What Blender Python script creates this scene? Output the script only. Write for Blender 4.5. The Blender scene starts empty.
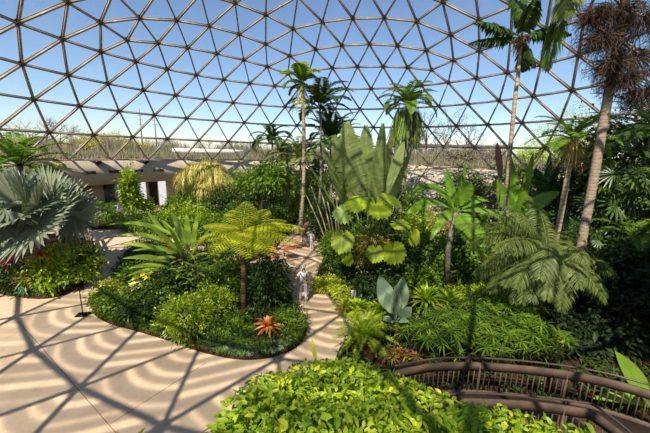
import bpy, math, random
import numpy as np
from mathutils import Vector
rng = np.random.default_rng(7); random.seed(7)
S = bpy.context.scene; COL = S.collection
PI = math.pi
# ------------------------------------------------------------------ camera
H = 6.4; PIT = -0.204624; ROLL = 0.028607; F = 307.848
cp_, sp_ = math.cos(PIT), math.sin(PIT)
fv = np.array([0, cp_, sp_]); r0 = np.array([1., 0, 0]); u0 = np.cross(r0, fv)
rv = math.cos(ROLL)*r0 + math.sin(ROLL)*u0; uv_ = -math.sin(ROLL)*r0 + math.cos(ROLL)*u0
CAM = np.array([0, 0, H])
def ray(px, py): return fv + rv*(px-325)/F - uv_*(py-216.5)/F
def G(px, py, z=0.):
    d = ray(px, py); return CAM + d*(z-H)/d[2]
def XZ(px, py, Y):
    d = ray(px, py); return CAM + d*Y/d[1]
def P(px, Y, z=0.):
    k = (px-325)/F; dz = z-H
    x = (k*(Y*fv[1]+dz*fv[2]) - (Y*rv[1]+dz*rv[2]))/(rv[0]-k*fv[0])
    return np.array([x, Y, z])
cd = bpy.data.cameras.new('camera'); cam = bpy.data.objects.new('camera', cd); COL.objects.link(cam)
from mathutils import Matrix
M = Matrix(((rv[0], uv_[0], -fv[0], 0), (rv[1], uv_[1], -fv[1], 0), (rv[2], uv_[2], -fv[2], H), (0, 0, 0, 1)))
cam.matrix_world = M; cd.sensor_width = 36; cd.lens = F/650*36; cd.clip_end = 3000; cd.clip_start = .05
S.camera = cam
# ------------------------------------------------------------------ light
EL, AZ = math.radians(49.5), math.radians(200.0)
sun_dir = Vector((math.cos(EL)*math.sin(AZ), math.cos(EL)*math.cos(AZ), math.sin(EL)))
sl = bpy.data.lights.new('sun', 'SUN'); sl.energy = 7.4; sl.angle = math.radians(.5); sl.color = (1, .93, .82)
so = bpy.data.objects.new('sun', sl); COL.objects.link(so); so.rotation_euler = sun_dir.to_track_quat('Z', 'Y').to_euler(); so.location = (0, 0, 60)
w = bpy.data.worlds.new('world'); S.world = w; w.use_nodes = True
wt = w.node_tree; wt.nodes.clear()
sky = wt.nodes.new('ShaderNodeTexSky'); sky.sky_type = 'NISHITA'; sky.sun_disc = False
sky.sun_elevation = EL; sky.sun_rotation = AZ; sky.altitude = 250; sky.air_density = 1.0; sky.dust_density = .45; sky.ozone_density = 3.2
bg = wt.nodes.new('ShaderNodeBackground'); bg.inputs[1].default_value = .17
wo = wt.nodes.new('ShaderNodeOutputWorld'); wt.links.new(sky.outputs[0], bg.inputs[0]); wt.links.new(bg.outputs[0], wo.inputs[0])
S.view_settings.view_transform = 'Standard'; S.view_settings.look = 'None'; S.view_settings.gamma = 1; S.view_settings.use_curve_mapping = False
S.view_settings.exposure = 0.0
S.cycles.max_bounces = 6; S.cycles.transparent_max_bounces = 12; S.cycles.transmission_bounces = 4
S.cycles.caustics_reflective = False; S.cycles.caustics_refractive = False
# ------------------------------------------------------------------ materials
def s2l(c): return tuple(((v/255.)/12.92 if v/255. < .04045 else ((v/255.+.055)/1.055)**2.4) for v in c)
class NT:
    def __init__(s, name):
        s.m = bpy.data.materials.new(name); s.m.use_nodes = True; s.t = s.m.node_tree; s.t.nodes.clear()
        s.o = s.n('OutputMaterial')
    def n(s, k, **kw):
        x = s.t.nodes.new('ShaderNode'+k)
        for a, b in kw.items(): setattr(x, a, b)
        return x
    def l(s, a, b): s.t.links.new(a, b)
    def math(s, op, a, b=None, c=None):
        x = s.n('Math', operation=op)
        for i, v in enumerate((a, b, c)):
            if v is None: continue
            if isinstance(v, (int, float)): x.inputs[i].default_value = v
            else: s.l(v, x.inputs[i])
        return x.outputs[0]
    def ramp(s, fac, stops):
        x = s.n('ValToRGB'); e = x.color_ramp.elements
        while len(e) < len(stops): e.new(.5)
        for q, (p, c) in zip(e, stops): q.position = p; q.color = (*c, 1)
        s.l(fac, x.inputs[0]); return x.outputs[0]
    def noise(s, scale, detail=3, vec=None, rough=.6):
        x = s.n('TexNoise'); x.inputs['Scale'].default_value = scale; x.inputs['Detail'].default_value = detail; x.inputs['Roughness'].default_value = rough
        if vec is None: vec = s.n('NewGeometry').outputs['Position']
        s.l(vec, x.inputs['Vector']); return x.outputs['Fac']
    def bsdf(s, col, rough=.6, spec=.4, metal=0, bump=None, bstr=.3, bdist=.02):
        x = s.n('BsdfPrincipled'); x.inputs['Roughness'].default_value = rough; x.inputs['Specular IOR Level'].default_value = spec; x.inputs['Metallic'].default_value = metal
        if isinstance(col, tuple): x.inputs['Base Color'].default_value = (*col, 1)
        else: s.l(col, x.inputs['Base Color'])
        if bump is not None:
            b = s.n('Bump'); b.inputs['Strength'].default_value = bstr; b.inputs['Distance'].default_value = bdist; s.l(bump, b.inputs['Height']); s.l(b.outputs[0], x.inputs['Normal'])
        return x.outputs[0]
    def out(s, sh): s.l(sh, s.o.inputs[0]); return s.m
def leafmat(name, cols, rough=.45, trans=.35, spec=.4, gain=1.0, warm=1):
    """leaves: one of several tints per leaf (random per island), part of the light passes through"""
    t = NT(name); g = t.n('NewGeometry')
    lin = [tuple(min(1, v*gain*1.4) for v in s2l(c)) for c in cols]
    if cols[0][1] > cols[0][0]*1.12 and cols[0][1] > cols[0][2]*1.3: lin = [(c[0]*1.22, c[1]*1.04, c[2]*.7) for c in lin]      # warm foliage greens
    n = len(lin); col = t.ramp(g.outputs['Random Per Island'], [(i/max(1, n-1), c) for i, c in enumerate(lin)])
    nz = t.noise(1.3, 2); mx = t.n('Mix', data_type='RGBA', blend_type='MULTIPLY'); mx.inputs[0].default_value = .5
    t.l(col, mx.inputs[6]); t.l(t.ramp(nz, [(.3, (.6, .6, .6)), (.7, (1.15, 1.15, 1.1))]), mx.inputs[7])
    p = t.bsdf(mx.outputs[2], rough, spec)
    tr = t.n('BsdfTranslucent'); m2 = t.n('Mix', data_type='RGBA', blend_type='MULTIPLY'); m2.inputs[0].default_value = 1
    t.l(mx.outputs[2], m2.inputs[6]); m2.inputs[7].default_value = (1.25, 1.2, .6, 1); t.l(m2.outputs[2], tr.inputs[0])
    ms = t.n('MixShader'); ms.inputs[0].default_value = trans; t.l(p, ms.inputs[1]); t.l(tr.outputs[0], ms.inputs[2])
    return t.out(ms.outputs[0])
def plain(name, c, rough=.6, spec=.3, metal=0, var=0., scale=6., c2=None, bstr=0.):
    t = NT(name)
    if c2 is None: c2 = tuple(int(v*(1-var)) for v in c)
    nz = t.noise(scale, 5)
    col = t.ramp(nz, [(.35, s2l(c)), (.68, s2l(c2))])
    return t.out(t.bsdf(col, rough, spec, metal, nz if bstr else None, bstr, .05))
def barkmat(name, c, c2, ring=9., rough=.85):
    t = NT(name); g = t.n('NewGeometry'); sx = t.n('SeparateXYZ'); t.l(g.outputs['Position'], sx.inputs[0])
    nz = t.noise(5, 5)
    a = t.math('ADD', t.math('MULTIPLY', sx.outputs[2], ring), t.math('MULTIPLY', nz, 2.0))
    fr = t.math('FRACT', a)
    f2 = t.math('MULTIPLY', t.math('ADD', t.math('MULTIPLY', fr, .6), nz), .62)
    col = t.ramp(f2, [(.25, s2l(c2)), (.7, s2l(c))])
    return t.out(t.bsdf(col, rough, .2, 0, f2, .6, .03))
m_steel = plain('frame_paint', (164, 150, 134), .45, .5, .0, .15, 3)
m_hub = plain('hub_metal', (92, 74, 58), .55, .4, .3, .25, 9)
m_rust = plain('rusty_flashing', (150, 118, 96), .8, .2, 0, 0, 3, (178, 160, 140))
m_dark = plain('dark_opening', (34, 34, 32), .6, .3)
m_soil = plain('mulch_soil', (74, 54, 38), .95, .1, 0, 0, 14, (38, 28, 20), .8)
m_rock = plain('pale_rock', (214, 204, 190), .85, .2, 0, 0, 4, (150, 138, 122), .5)
m_bank = plain('stony_soil', (196, 184, 166), .9, .1, 0, 0, 2.2, (104, 90, 66), .8)
m_grass = plain('spring_lawn', (140, 138, 88), .95, .1, 0, 0, .05, (170, 156, 120))
m_wood = plain('weathered_wood', (150, 128, 104), .75, .2, 0, .3, 5)
m_bridge = plain('bridge_timber', (98, 80, 66), .7, .25, 0, .25, 3)
m_pipe = plain('handrail_steel', (94, 82, 72), .42, .5, .4, .12, 3)
m_white = plain('white_paint', (232, 232, 228), .5, .3, 0, .05)
m_blackmetal = plain('black_metal', (30, 30, 32), .4, .5, .5, .1)
def ring_mat():
    t = NT('precast_concrete'); nz = t.noise(.9, 6); n2 = t.noise(14, 4)
    col = t.ramp(nz, [(.3, s2l((172, 156, 136))), (.55, s2l((194, 178, 156))), (.75, s2l((150, 136, 120)))])
    return t.out(t.bsdf(col, .85, .2, 0, n2, .2, .02))
m_ring = ring_mat()
def floor_mat():
    t = NT('brushed_concrete_floor'); g = t.n('NewGeometry'); sx = t.n('SeparateXYZ'); t.l(g.outputs['Position'], sx.inputs[0])
    nz = t.noise(.7, 5); n2 = t.noise(30, 4, rough=.8); n3 = t.noise(3.2, 6)
    c1 = t.ramp(nz, [(.3, s2l((204, 176, 142))), (.7, s2l((222, 196, 162)))])
    mx = t.n('Mix', data_type='RGBA', blend_type='MULTIPLY'); mx.inputs[0].default_value = .5
    t.l(c1, mx.inputs[6]); t.l(t.ramp(n2, [(.3, (.72, .7, .68)), (.62, (1, 1, 1))]), mx.inputs[7])
    m3 = t.n('Mix', data_type='RGBA', blend_type='MULTIPLY'); m3.inputs[0].default_value = .35
    t.l(mx.outputs[2], m3.inputs[6]); t.l(t.ramp(n3, [(.28, (.62, .58, .55)), (.5, (1, 1, 1))]), m3.inputs[7])
    return t.out(t.bsdf(m3.outputs[2], .8, .25, 0, n2, .15, .01))
m_floor = floor_mat()
def glass_mat():
    """bowed acrylic panels: caustic bands of light are put into the tint of each triangle (panel coordinates in the uv map)"""
    t = NT('acrylic_panel'); u = t.n('UVMap'); u.uv_map = 'panel'
    ln = t.n('VectorMath', operation='LENGTH'); t.l(u.outputs[0], ln.inputs[0])
    nz = t.noise(.3, 1)
    ph = t.math('ADD', t.math('MULTIPLY', ln.outputs['Value'], 2*PI/.46), t.math('MULTIPLY', nz, 4.0))
    f = t.math('ADD', t.math('MULTIPLY', t.math('SINE', ph), .5), t.math('MULTIPLY', t.math('SINE', t.math('MULTIPLY', ph, .47)), .35))
    g = t.n('NewGeometry'); dt = t.n('VectorMath', operation='DOT_PRODUCT'); t.l(g.outputs['Normal'], dt.inputs[0]); t.l(g.outputs['Incoming'], dt.inputs[1])
    mr = t.n('MapRange', interpolation_type='SMOOTHSTEP'); mr.inputs[1].default_value = .90; mr.inputs[2].default_value = .965; t.l(t.math('ABSOLUTE', dt.outputs['Value']), mr.inputs[0])
    # caustics imitated by tint bands for light straight through; obliquely the panel is clear
    rb = t.ramp(t.math('ADD', t.math('MULTIPLY', f, .55), .5), [(.35, (.36, .36, .36)), (.6, (.5, .5, .5)), (.78, (1, 1, 1))])
    mx = t.n('Mix', data_type='RGBA'); t.l(mr.outputs[0], mx.inputs[0]); mx.inputs[6].default_value = (.95, .96, .97, 1); t.l(rb, mx.inputs[7]); col = mx.outputs[2]
    tr = t.n('BsdfTransparent'); t.l(col, tr.inputs[0])
    gl = t.n('BsdfGlossy'); gl.inputs['Roughness'].default_value = .08; gl.inputs[0].default_value = (.8, .85, .9, 1)
    ms = t.n('MixShader'); ms.inputs[0].default_value = .035; t.l(tr.outputs[0], ms.inputs[1]); t.l(gl.outputs[0], ms.inputs[2])
    return t.out(ms.outputs[0])
m_glass = glass_mat()
def pane_mat():
    t = NT('window_glass'); p = t.bsdf((.05, .07, .07), .08, .6); return t.out(p)
m_pane = pane_mat()
# ------------------------------------------------------------------ object helpers
def link(name, me, mat=None, parent=None, smooth=False):
    o = bpy.data.objects.new(name, me); COL.objects.link(o)
    if mat is not None and not me.materials: me.materials.append(mat)
    if parent is not None: o.parent = parent
    if smooth: me.polygons.foreach_set('use_smooth', [True]*len(me.polygons))
    return o
def tag(o, label=None, cat=None, group=None, kind=None):
    if label: o['label'] = label
    if cat: o['category'] = cat
    if group: o['group'] = group
    if kind: o['kind'] = kind
    return o
def thing(name, label, cat, loc=(0, 0, 0), group=None):
    o = bpy.data.objects.new(name, None); COL.objects.link(o); o.location = tuple(float(v) for v in loc); o.empty_display_size = .2
    return tag(o, label, cat, group)
class MB:
    """collects quads/tris of one part"""
    def __init__(s): s.stalk = None; s.v = []; s.f3 = []; s.f4 = []; s.n = 0; s.loc = np.zeros(3)
    def add(s, v, quads=None, tris=None):
        v = np.asarray(v, float).reshape(-1, 3)
        if quads is not None and len(quads): s.f4.append(np.asarray(quads).reshape(-1, 4)+s.n)
        if tris is not None and len(tris): s.f3.append(np.asarray(tris).reshape(-1, 3)+s.n)
        s.v.append(v); s.n += len(v); return s
    def build(s, name, mat, parent=None, smooth=False):
        """vertices are world coordinates; they are made local to the parent (or own) location"""
        v = np.concatenate(s.v)
        off = np.array(parent.location) if parent is not None else s.loc
        if parent is not None and parent.parent is not None: off = off + np.array(parent.parent.location)
        v = v-off
        me = bpy.data.meshes.new(name)
        f4 = np.concatenate(s.f4) if s.f4 else np.zeros((0, 4), int); f3 = np.concatenate(s.f3) if s.f3 else np.zeros((0, 3), int)
        nl = f4.size+f3.size
        me.vertices.add(len(v)); me.vertices.foreach_set('co', v.ravel().astype(np.float32))
        me.loops.add(nl); me.loops.foreach_set('vertex_index', np.concatenate([f4.ravel(), f3.ravel()]).astype(np.int32))
        me.polygons.add(len(f4)+len(f3))
        ls = np.concatenate([np.arange(len(f4))*4, len(f4)*4+np.arange(len(f3))*3])
        me.polygons.foreach_set('loop_start', ls.astype(np.int32))
        me.update(calc_edges=True)
        if smooth: me.polygons.foreach_set('use_smooth', [True]*len(me.polygons))
        o = link(name, me, mat, parent)
        if parent is None: o.location = tuple(s.loc)
        if s.stalk is not None and parent is not None: s.stalk.build('leaf_stalk', mat, o)
        return o
    def box(s, c, size, rz=0, ax=None):
        c = np.array(c, float); h = np.array(size, float)/2
        k = np.array([[x, y, z] for x in (-1, 1) for y in (-1, 1) for z in (-1, 1)])*h
        if ax is not None: k = k @ np.array(ax)
        else:
            co, si = math.cos(rz), math.sin(rz); k = np.stack([k[:, 0]*co-k[:, 1]*si, k[:, 0]*si+k[:, 1]*co, k[:, 2]], 1)
        return s.add(k+c, [[0, 1, 3, 2], [4, 6, 7, 5], [0, 4, 5, 1], [2, 3, 7, 6], [0, 2, 6, 4], [1, 5, 7, 3]])
    def beam(s, a, b, wd, dp, up):
        """rectangular bar a→b, wd across, dp along up"""
        a, b = np.array(a, float), np.array(b, float); d = b-a; L = np.linalg.norm(d); d /= L
        sd = np.cross(d, up); sd /= np.linalg.norm(sd); u = np.cross(sd, d)
        return s.box((a+b)/2, (L, wd, dp), ax=[d, sd, u])
    def tube(s, pts, r, n=8, cap=True):
        pts = np.asarray(pts, float); K = len(pts); r = np.broadcast_to(np.asarray(r, float), (K,))
        tg = np.gradient(pts, axis=0); tg /= np.linalg.norm(tg, axis=1, keepdims=True)+1e-9
        ref = np.array([0, 0, 1.]) if abs(tg[:, 2]).max() < .92 else np.array([.97, .2, .1])
        if abs(tg[:, 2]).max() >= .92 and abs(tg @ ref).max() > .97: ref = np.array([.1, .98, .1])
        a = np.cross(tg, ref); a /= np.linalg.norm(a, axis=1, keepdims=True)+1e-9; b = np.cross(tg, a)
        th = np.arange(n)*2*PI/n
        v = pts[:, None]+r[:, None, None]*(np.cos(th)[None, :, None]*a[:, None]+np.sin(th)[None, :, None]*b[:, None])
        i, j = np.meshgrid(np.arange(K-1), np.arange(n), indexing='ij'); j2 = (j+1) % n
        q = np.stack([i*n+j, i*n+j2, (i+1)*n+j2, (i+1)*n+j], -1).reshape(-1, 4)
        v = v.reshape(-1, 3); tr = None
        if cap:
            v = np.concatenate([v, pts[:1], pts[-1:]]); c0, c1 = K*n, K*n+1; jj = np.arange(n); j2 = (jj+1) % n
            tr = np.concatenate([np.stack([np.full(n, c0), j2, jj], 1), np.stack([np.full(n, c1), (K-1)*n+jj, (K-1)*n+j2], 1)])
        return s.add(v, q, tr)
    def lathe(s, c, prof, n=20):
        pr = np.array(prof, float); th = np.arange(n)*2*PI/n; K = len(pr)
        v = np.stack([pr[:, 0, None]*np.cos(th), pr[:, 0, None]*np.sin(th), np.broadcast_to(pr[:, 1, None], (K, n))], -1).reshape(-1, 3)+np.array(c)
        i, j = np.meshgrid(np.arange(K-1), np.arange(n), indexing='ij'); j2 = (j+1) % n
        return s.add(v, np.stack([i*n+j, i*n+j2, (i+1)*n+j2, (i+1)*n+j], -1).reshape(-1, 4))
    def blob(s, c, r, sub=2, amp=.25, fr=1.3, seed=0):
        import bmesh
        bm = bmesh.new(); bmesh.ops.create_icosphere(bm, subdivisions=sub, radius=1)
        v = np.array([x.co[:] for x in bm.verts]); f = np.array([[q.index for q in x.verts] for x in bm.faces]); bm.free()
        ph = np.random.default_rng(seed).uniform(0, 6, (4, 3)); k = np.random.default_rng(seed+1).normal(0, fr, (4, 3))
        d = sum(np.sin(v @ k[i]*1.7+ph[i, 0]) for i in range(4))*amp/2
        return s.add(np.array(c)+v*(1+d[:, None])*np.array(r), None, f)
    def blades(s, base, dirn, L, W, droop=.2, seg=3, prof='lance', fold=.25, up=None, roll=0., curl=0.):
        """many leaf blades at once: curved strips, folded along the midrib"""
        base = np.atleast_2d(base).astype(float); K = len(base)
        d = np.broadcast_to(np.atleast_2d(dirn), (K, 3)).astype(float); d = d/(np.linalg.norm(d, axis=1, keepdims=True)+1e-9)
        L = np.broadcast_to(np.asarray(L, float), (K,)); W = np.broadcast_to(np.asarray(W, float), (K,)); droop = np.broadcast_to(np.asarray(droop, float), (K,))
        t = np.linspace(0, 1, seg+1)
        if prof == 'lance': wp = np.sin(PI*np.clip(t, 0, 1)**.75)**.8*.5+.0
        elif prof == 'oval': wp = np.sqrt(np.clip(np.sin(PI*(t*.97+.02)), 0, 1))*.5
        elif prof == 'strap': wp = np.minimum(1, np.minimum(t*6+.4, (1-t)*3.0))*.5
        elif prof == 'taper': wp = (1-t)**.7*.5
        elif prof == 'wedge': wp = np.minimum(t/.6, 1.)*np.clip((1-t)/.4, 0, 1)**.8*.5
        elif prof == 'fanround': wp = np.minimum(t/.82, 1.)*np.sqrt(np.clip(1-np.clip((t-.82)/.18, 0, 1)**2, 0, 1))*.5
        elif prof == 'paddle': wp = np.clip(np.sin(PI*np.clip((t-.0)/1.0, 0, 1)**.62), 0, 1)**.6*.5
        wp = wp.copy(); wp[-1] = max(wp[-1], .002) if prof != 'strap' else .03
        c = base[:, None]+L[:, None, None]*(t[None, :, None]*d[:, None])
        c[:, :, 2] -= (L*droop)[:, None]*t[None]**2
        tg = np.broadcast_to(d[:, None], c.shape).copy(); tg[:, :, 2] -= 2*droop[:, None]*t[None]
        tg /= np.linalg.norm(tg, axis=2, keepdims=True)+1e-9
        if up is None: upv = np.broadcast_to(np.array([0, 0, 1.]), (K, 3)).copy(); vert = np.abs(d[:, 2]) > .96; upv[vert] = np.array([.5, -.8, .3])
        else: upv = np.broadcast_to(np.atleast_2d(up), (K, 3)).astype(float)
        sd = np.cross(tg, upv[:, None]); sd /= np.linalg.norm(sd, axis=2, keepdims=True)+1e-9
        nr = np.cross(sd, tg)
        ro = np.broadcast_to(np.asarray(roll, float), (K,))
        if np.any(ro != 0):
            cr, sr = np.cos(ro)[:, None, None], np.sin(ro)[:, None, None]; sd, nr = sd*cr+nr*sr, nr*cr-sd*sr
        ww = (W[:, None]*wp[None])[..., None]; cf, sf = math.cos(fold), math.sin(fold)
        l = c-sd*ww*cf+nr*ww*sf; r = c+sd*ww*cf+nr*ww*sf
        v = np.stack([l, c, r], 2).reshape(K, -1, 3)  # K,(seg+1)*3,3
        q = []
        for i in range(seg):
            q += [[i*3, i*3+1, i*3+4, i*3+3], [i*3+1, i*3+2, i*3+5, i*3+4]]
        q = np.array(q); n = (seg+1)*3
        return s.add(v.reshape(-1, 3), (q[None]+(np.arange(K)*n)[:, None, None]).reshape(-1, 4))
def rnd_dirs(n, zmin=-1., zmax=1.):
    z = rng.uniform(zmin, zmax, n); a = rng.uniform(0, 2*PI, n); r = np.sqrt(1-z*z)
    return np.stack([r*np.cos(a), r*np.sin(a), z], 1)
def lump(d, seed, k=2.2):
    g = np.random.default_rng(seed); K = g.normal(0, k, (5, 3)); ph = g.uniform(0, 6, 5)
    return sum(np.sin(d @ K[i]+ph[i]) for i in range(5))/5
# ------------------------------------------------------------------ plant builders
def scatter_leaves(mb, c, r, n, leaf, width=.45, prof='lance', shell=.45, droop=.3, zmin=-.5, seed=1, seg=2, fold=.3, upb=.5, amp=.35):
    """n leaves through the outer part of a lumpy crown"""
    d = rnd_dirs(n, zmin); rad = (shell+(1-shell)*rng.random(n)**.6)*(1+amp*lump(d, seed))
    # sprays: most leaves gather on shoots that stand out of the crown unevenly
    nc = max(6, n//26); cd_ = rnd_dirs(nc, zmin); cr = (.55+.6*rng.random(nc))*(1+amp*lump(cd_, seed)); k = rng.integers(0, nc, n); g_ = rng.random(n) < .72
    f_ = rng.uniform(.72, 1.12, n); dd_ = cd_[k]+rng.normal(0, .13, (n, 3))
    d = np.where(g_[:, None], dd_, d); rad = np.where(g_, cr[k]*f_, rad)
    p = np.array(c)+d*rad[:, None]*np.array(r)
    dr = d*.8+rng.normal(0, .55, (n, 3)); dr[:, 2] += upb*.3
    ll = leaf*rng.uniform(.6, 1.25, n)
    up = d*.6+np.array([0, 0, .8])+rng.normal(0, .35, (n, 3))
    mb.blades(p, dr, ll, ll*width, droop, seg, prof, fold, up)
def stems(mb, base, c, r, n=6, rad=.02, seed=0):
    for i in range(n):
        d = rnd_dirs(1, .1)[0]; e = np.array(c)+d*np.array(r)*.75; b = np.array(base)+np.array([rng.normal(0, .06), rng.normal(0, .06), 0])
        m = (b+e)/2+np.array([rng.normal(0, .06), rng.normal(0, .06), .1]); t = np.linspace(0, 1, 5)[:, None]
        mb.tube((1-t)**2*b+2*t*(1-t)*m+t*t*e, np.linspace(rad, rad*.35, 5), 5)
def shrub(name, label, cat, base, r, mat, n=900, leaf=.14, width=.45, prof='lance', h=None, group=None, smat=None, trunk=0., seed=None, core=True, **kw):
    """a shrub whose crown ellipsoid r=(rx,ry,rz) sits with its foot on base"""
    base = np.array(base, float); seed = int(rng.integers(1e6)) if seed is None else seed
    t = thing(name, label, cat, base, group)
    c = base+np.array([0, 0, trunk+r[2]*.75])
    mb = MB(); scatter_leaves(mb, c, r, int(n*1.35), leaf*1.12, width, prof, seed=seed, **kw)
    mb.build('foliage', mat, t)
    sb = MB(); stems(sb, base, c, r, 7, .025+.02*trunk)
    if trunk > .3: sb.tube([base, base+np.array([.03, .02, trunk*.5]), c], [.07, .06, .04], 7)
    sb.build('stem', smat or m_stem, t)
    return t
def frond_mesh(mb, base, az, el, L, bend, nl, ll, lw, vee=.35, ldroop=.25, start=.15, fwd=.55, rr=.03, seg=3, tipscale=.35, jit=.06):
    """pinnate frond: returns nothing, adds rachis and leaflets"""
    t = np.linspace(0, 1, 12); ang = el-bend*t**1.3; ds = L/11
    pts = [np.array(base, float)]
    for i in range(11):
        a = ang[i]; pts.append(pts[-1]+ds*np.array([math.cos(a)*math.cos(az), math.cos(a)*math.sin(az), math.sin(a)]))
    pts = np.array(pts); mb.tube(pts, np.linspace(rr, rr*.2, 12), 5)
    u = np.linspace(start, .99, nl); ip = np.stack([np.interp(u, t, pts[:, k]) for k in range(3)], 1)
    a = np.interp(u, t, ang); tg = np.stack([np.cos(a)*math.cos(az), np.cos(a)*math.sin(az), np.sin(a)], 1)
    sd = np.array([-math.sin(az), math.cos(az), 0]); nr = np.cross(tg, sd); nr *= np.sign(nr[:, 2:3]+1e-6)
    lsc = np.sin(PI*np.clip((u-start)/(1-start)*.82+.15, 0, 1))**.7*(1-(1-tipscale)*np.clip(u-.6, 0, 1)/.4*.6)
    for sgn in (-1, 1):
        d = tg*fwd+sd*sgn+nr*vee+rng.normal(0, jit, (nl, 3))
        mb.blades(ip, d, ll*lsc*rng.uniform(.88, 1.1, nl), lw, ldroop, seg, 'lance', .3, up=nr+sd*sgn*-.2)
def palm(name, label, base, head, tr, fronds, fmat, bmat, crown=None, group=None, fname='frond', trunk_pts=None, cat='palm'):
    """fronds: list of dicts for frond_mesh (az, el, L, bend, nl, ll, lw ...)"""
    base, head = np.array(base, float), np.array(head, float)
    th = thing(name, label, cat, base, group)
    t = np.linspace(0, 1, 12)[:, None]
    pts = base+(head-base)*t+np.array([1., .4, 0])*np.sin(t*PI)*.02*np.linalg.norm(head-base) if trunk_pts is None else trunk_pts
    if tr[0] > 0:
        mb = MB(); mb.tube(pts, np.linspace(tr[0], tr[1], len(pts)), 12); mb.build('trunk', bmat, th, smooth=True)
    for q in fronds:
        q = dict(q); mt = q.pop('mat', fmat); nm = q.pop('name', fname); off = q.pop('off', (0, 0, 0))
        mb = MB(); frond_mesh(mb, head+np.array(off), **q); mb.build(nm, mt, th)
    return th
def crown_set(n, L, el=(1.2, -.2), bend=1.3, nl=34, ll=.55, lw=.05, az0=0., **kw):
    out = []
    for i in range(n):
        f = i/(n-1); out.append(dict(az=az0+i*2.39996, el=el[0]+(el[1]-el[0])*f+random.uniform(-.1, .1), L=L*random.uniform(.85, 1.08), bend=bend*random.uniform(.8, 1.15), nl=nl, ll=ll, lw=lw, **kw))
    return out
def fan_leaf(mb, foot, hub, nrm, R, n=36, span=5.2, tipw=.5, droop=.06, fold=.35, pr=.03, fwd=None, wk=1.15, seg=4, prof='wedge', sub=False):
    """costapalmate fan: stalk foot→hub, blades radiating from the hub in the plane with normal nrm"""
    foot, hub, nrm = map(lambda v: np.array(v, float), (foot, hub, nrm)); nrm /= np.linalg.norm(nrm)
    t = np.linspace(0, 1, 6)[:, None]; mid = (foot+hub)/2+np.array([0, 0, .12*np.linalg.norm(hub-foot)])
    if sub: mb.stalk = MB()
    (mb.stalk or mb).tube((1-t)**2*foot+2*t*(1-t)*mid+t*t*hub, np.linspace(pr, pr*.7, 6), 6)
    ax = hub-foot if fwd is None else np.array(fwd, float); ax = ax-nrm*(ax @ nrm); ax /= np.linalg.norm(ax); bx = np.cross(nrm, ax)
    a = np.linspace(-span/2, span/2, n); d = np.cos(a)[:, None]*ax+np.sin(a)[:, None]*bx
    d = d+nrm*.18+rng.normal(0, .02, (n, 3))
    Rk = R*(1-.28*(np.abs(a)/(span/2))**2)*rng.uniform(.93, 1.04, n)
    mb.blades(np.repeat(hub[None], n, 0), d, Rk, 2*Rk*.58*math.tan(span/n/2)*wk, droop, seg, prof, fold, up=nrm)
def big_leaf(mb, foot, tip_dir, stalk, L, W, droop=.3, up=None, prof='paddle', fold=.18, pr=.025, seg=9, tear=0, sdroop=0.):
    """one banana-like leaf: stalk then broad blade with a raised midrib"""
    foot = np.array(foot, float); d = np.array(tip_dir, float); d /= np.linalg.norm(d)
    p1 = foot+d*stalk-np.array([0, 0, sdroop*stalk]); d2 = p1-foot; d2 /= np.linalg.norm(d2)
    mb.stalk = MB() if stalk > .15 else None
    (mb.stalk or mb).tube([foot, foot+(p1-foot)*.5+np.array([0, 0, .03*stalk]), p1], [pr, pr*.85, pr*.7], 6)
    if not tear:
        mb.blades(p1, d2, L, W, droop, seg, prof, fold, up)
    else:
        # blade split into side strips
        t = np.linspace(.02, .99, tear); c = p1+L*t[:, None]*d2; c[:, 2] -= L*droop*t**2
        tg = np.repeat(d2[None], tear, 0); tg[:, 2] -= 2*droop*t; tg /= np.linalg.norm(tg, axis=1, keepdims=True)
        uu = np.array([0, 0, 1.]) if up is None else np.array(up, float)
        sd = np.cross(tg, uu); sd /= np.linalg.norm(sd, axis=1, keepdims=True); nr = np.cross(sd, tg)
        wv = W*.5*np.clip(np.sin(PI*t**.62), .05, 1)**.55
        for sg in (-1, 1):
            dd = sd*sg*math.cos(fold)+nr*math.sin(fold)*.6+tg*.38+rng.normal(0, .03, (tear, 3))
            mb.blades(c, dd, wv*1.08, L/tear*1.5, .12, 3, 'strap', .12, up=nr)
    t = np.linspace(0, .96, 8); c = p1+L*t[:, None]*d2; c[:, 2] -= L*droop*t**2; c[:, 2] += .004
    mb.tube(c, np.linspace(pr*.7, pr*.12, 8), 5)
def rosette(mb, c, n, L, W, el=(.2, 1.1), droop=.35, prof='strap', seg=4, fold=.3):
    a = np.arange(n)*2.39996+rng.uniform(0, 6); e = np.linspace(el[0], el[1], n)+rng.normal(0, .08, n)
    d = np.stack([np.cos(a)*np.cos(e), np.sin(a)*np.cos(e), np.sin(e)], 1)
    mb.blades(np.repeat(np.atleast_2d(c), n, 0), d, L*rng.uniform(.75, 1.1, n), W, droop, seg, prof, fold)
def inside(poly, x, y):
    poly = np.asarray(poly); n = len(poly); c = np.zeros(len(x), bool); j = n-1
    for i in range(n):
        xi, yi = poly[i]; xj, yj = poly[j]
        c ^= ((yi > y) != (yj > y)) & (x < (xj-xi)*(y-yi)/(yj-yi+1e-12)+xi); j = i
    return c
def sample(poly, n):
    poly = np.asarray(poly); lo, hi = poly.min(0), poly.max(0); out = np.zeros((0, 2))
    while len(out) < n:
        q = rng.uniform(lo, hi, (n*2, 2)); out = np.concatenate([out, q[inside(poly, q[:, 0], q[:, 1])]])
    return out[:n]
def smooth_poly(p, k=6):
    p = np.asarray(p, float); n = len(p); out = []
    for i in range(n):
        a, b, c, d = p[i-1], p[i], p[(i+1) % n], p[(i+2) % n]
        for t in np.linspace(0, 1, k, endpoint=False):
            out.append(.5*((2*b)+(-a+c)*t+(2*a-5*b+4*c-d)*t*t+(-a+3*b-3*c+d)*t**3))
    return np.array(out)
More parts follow.
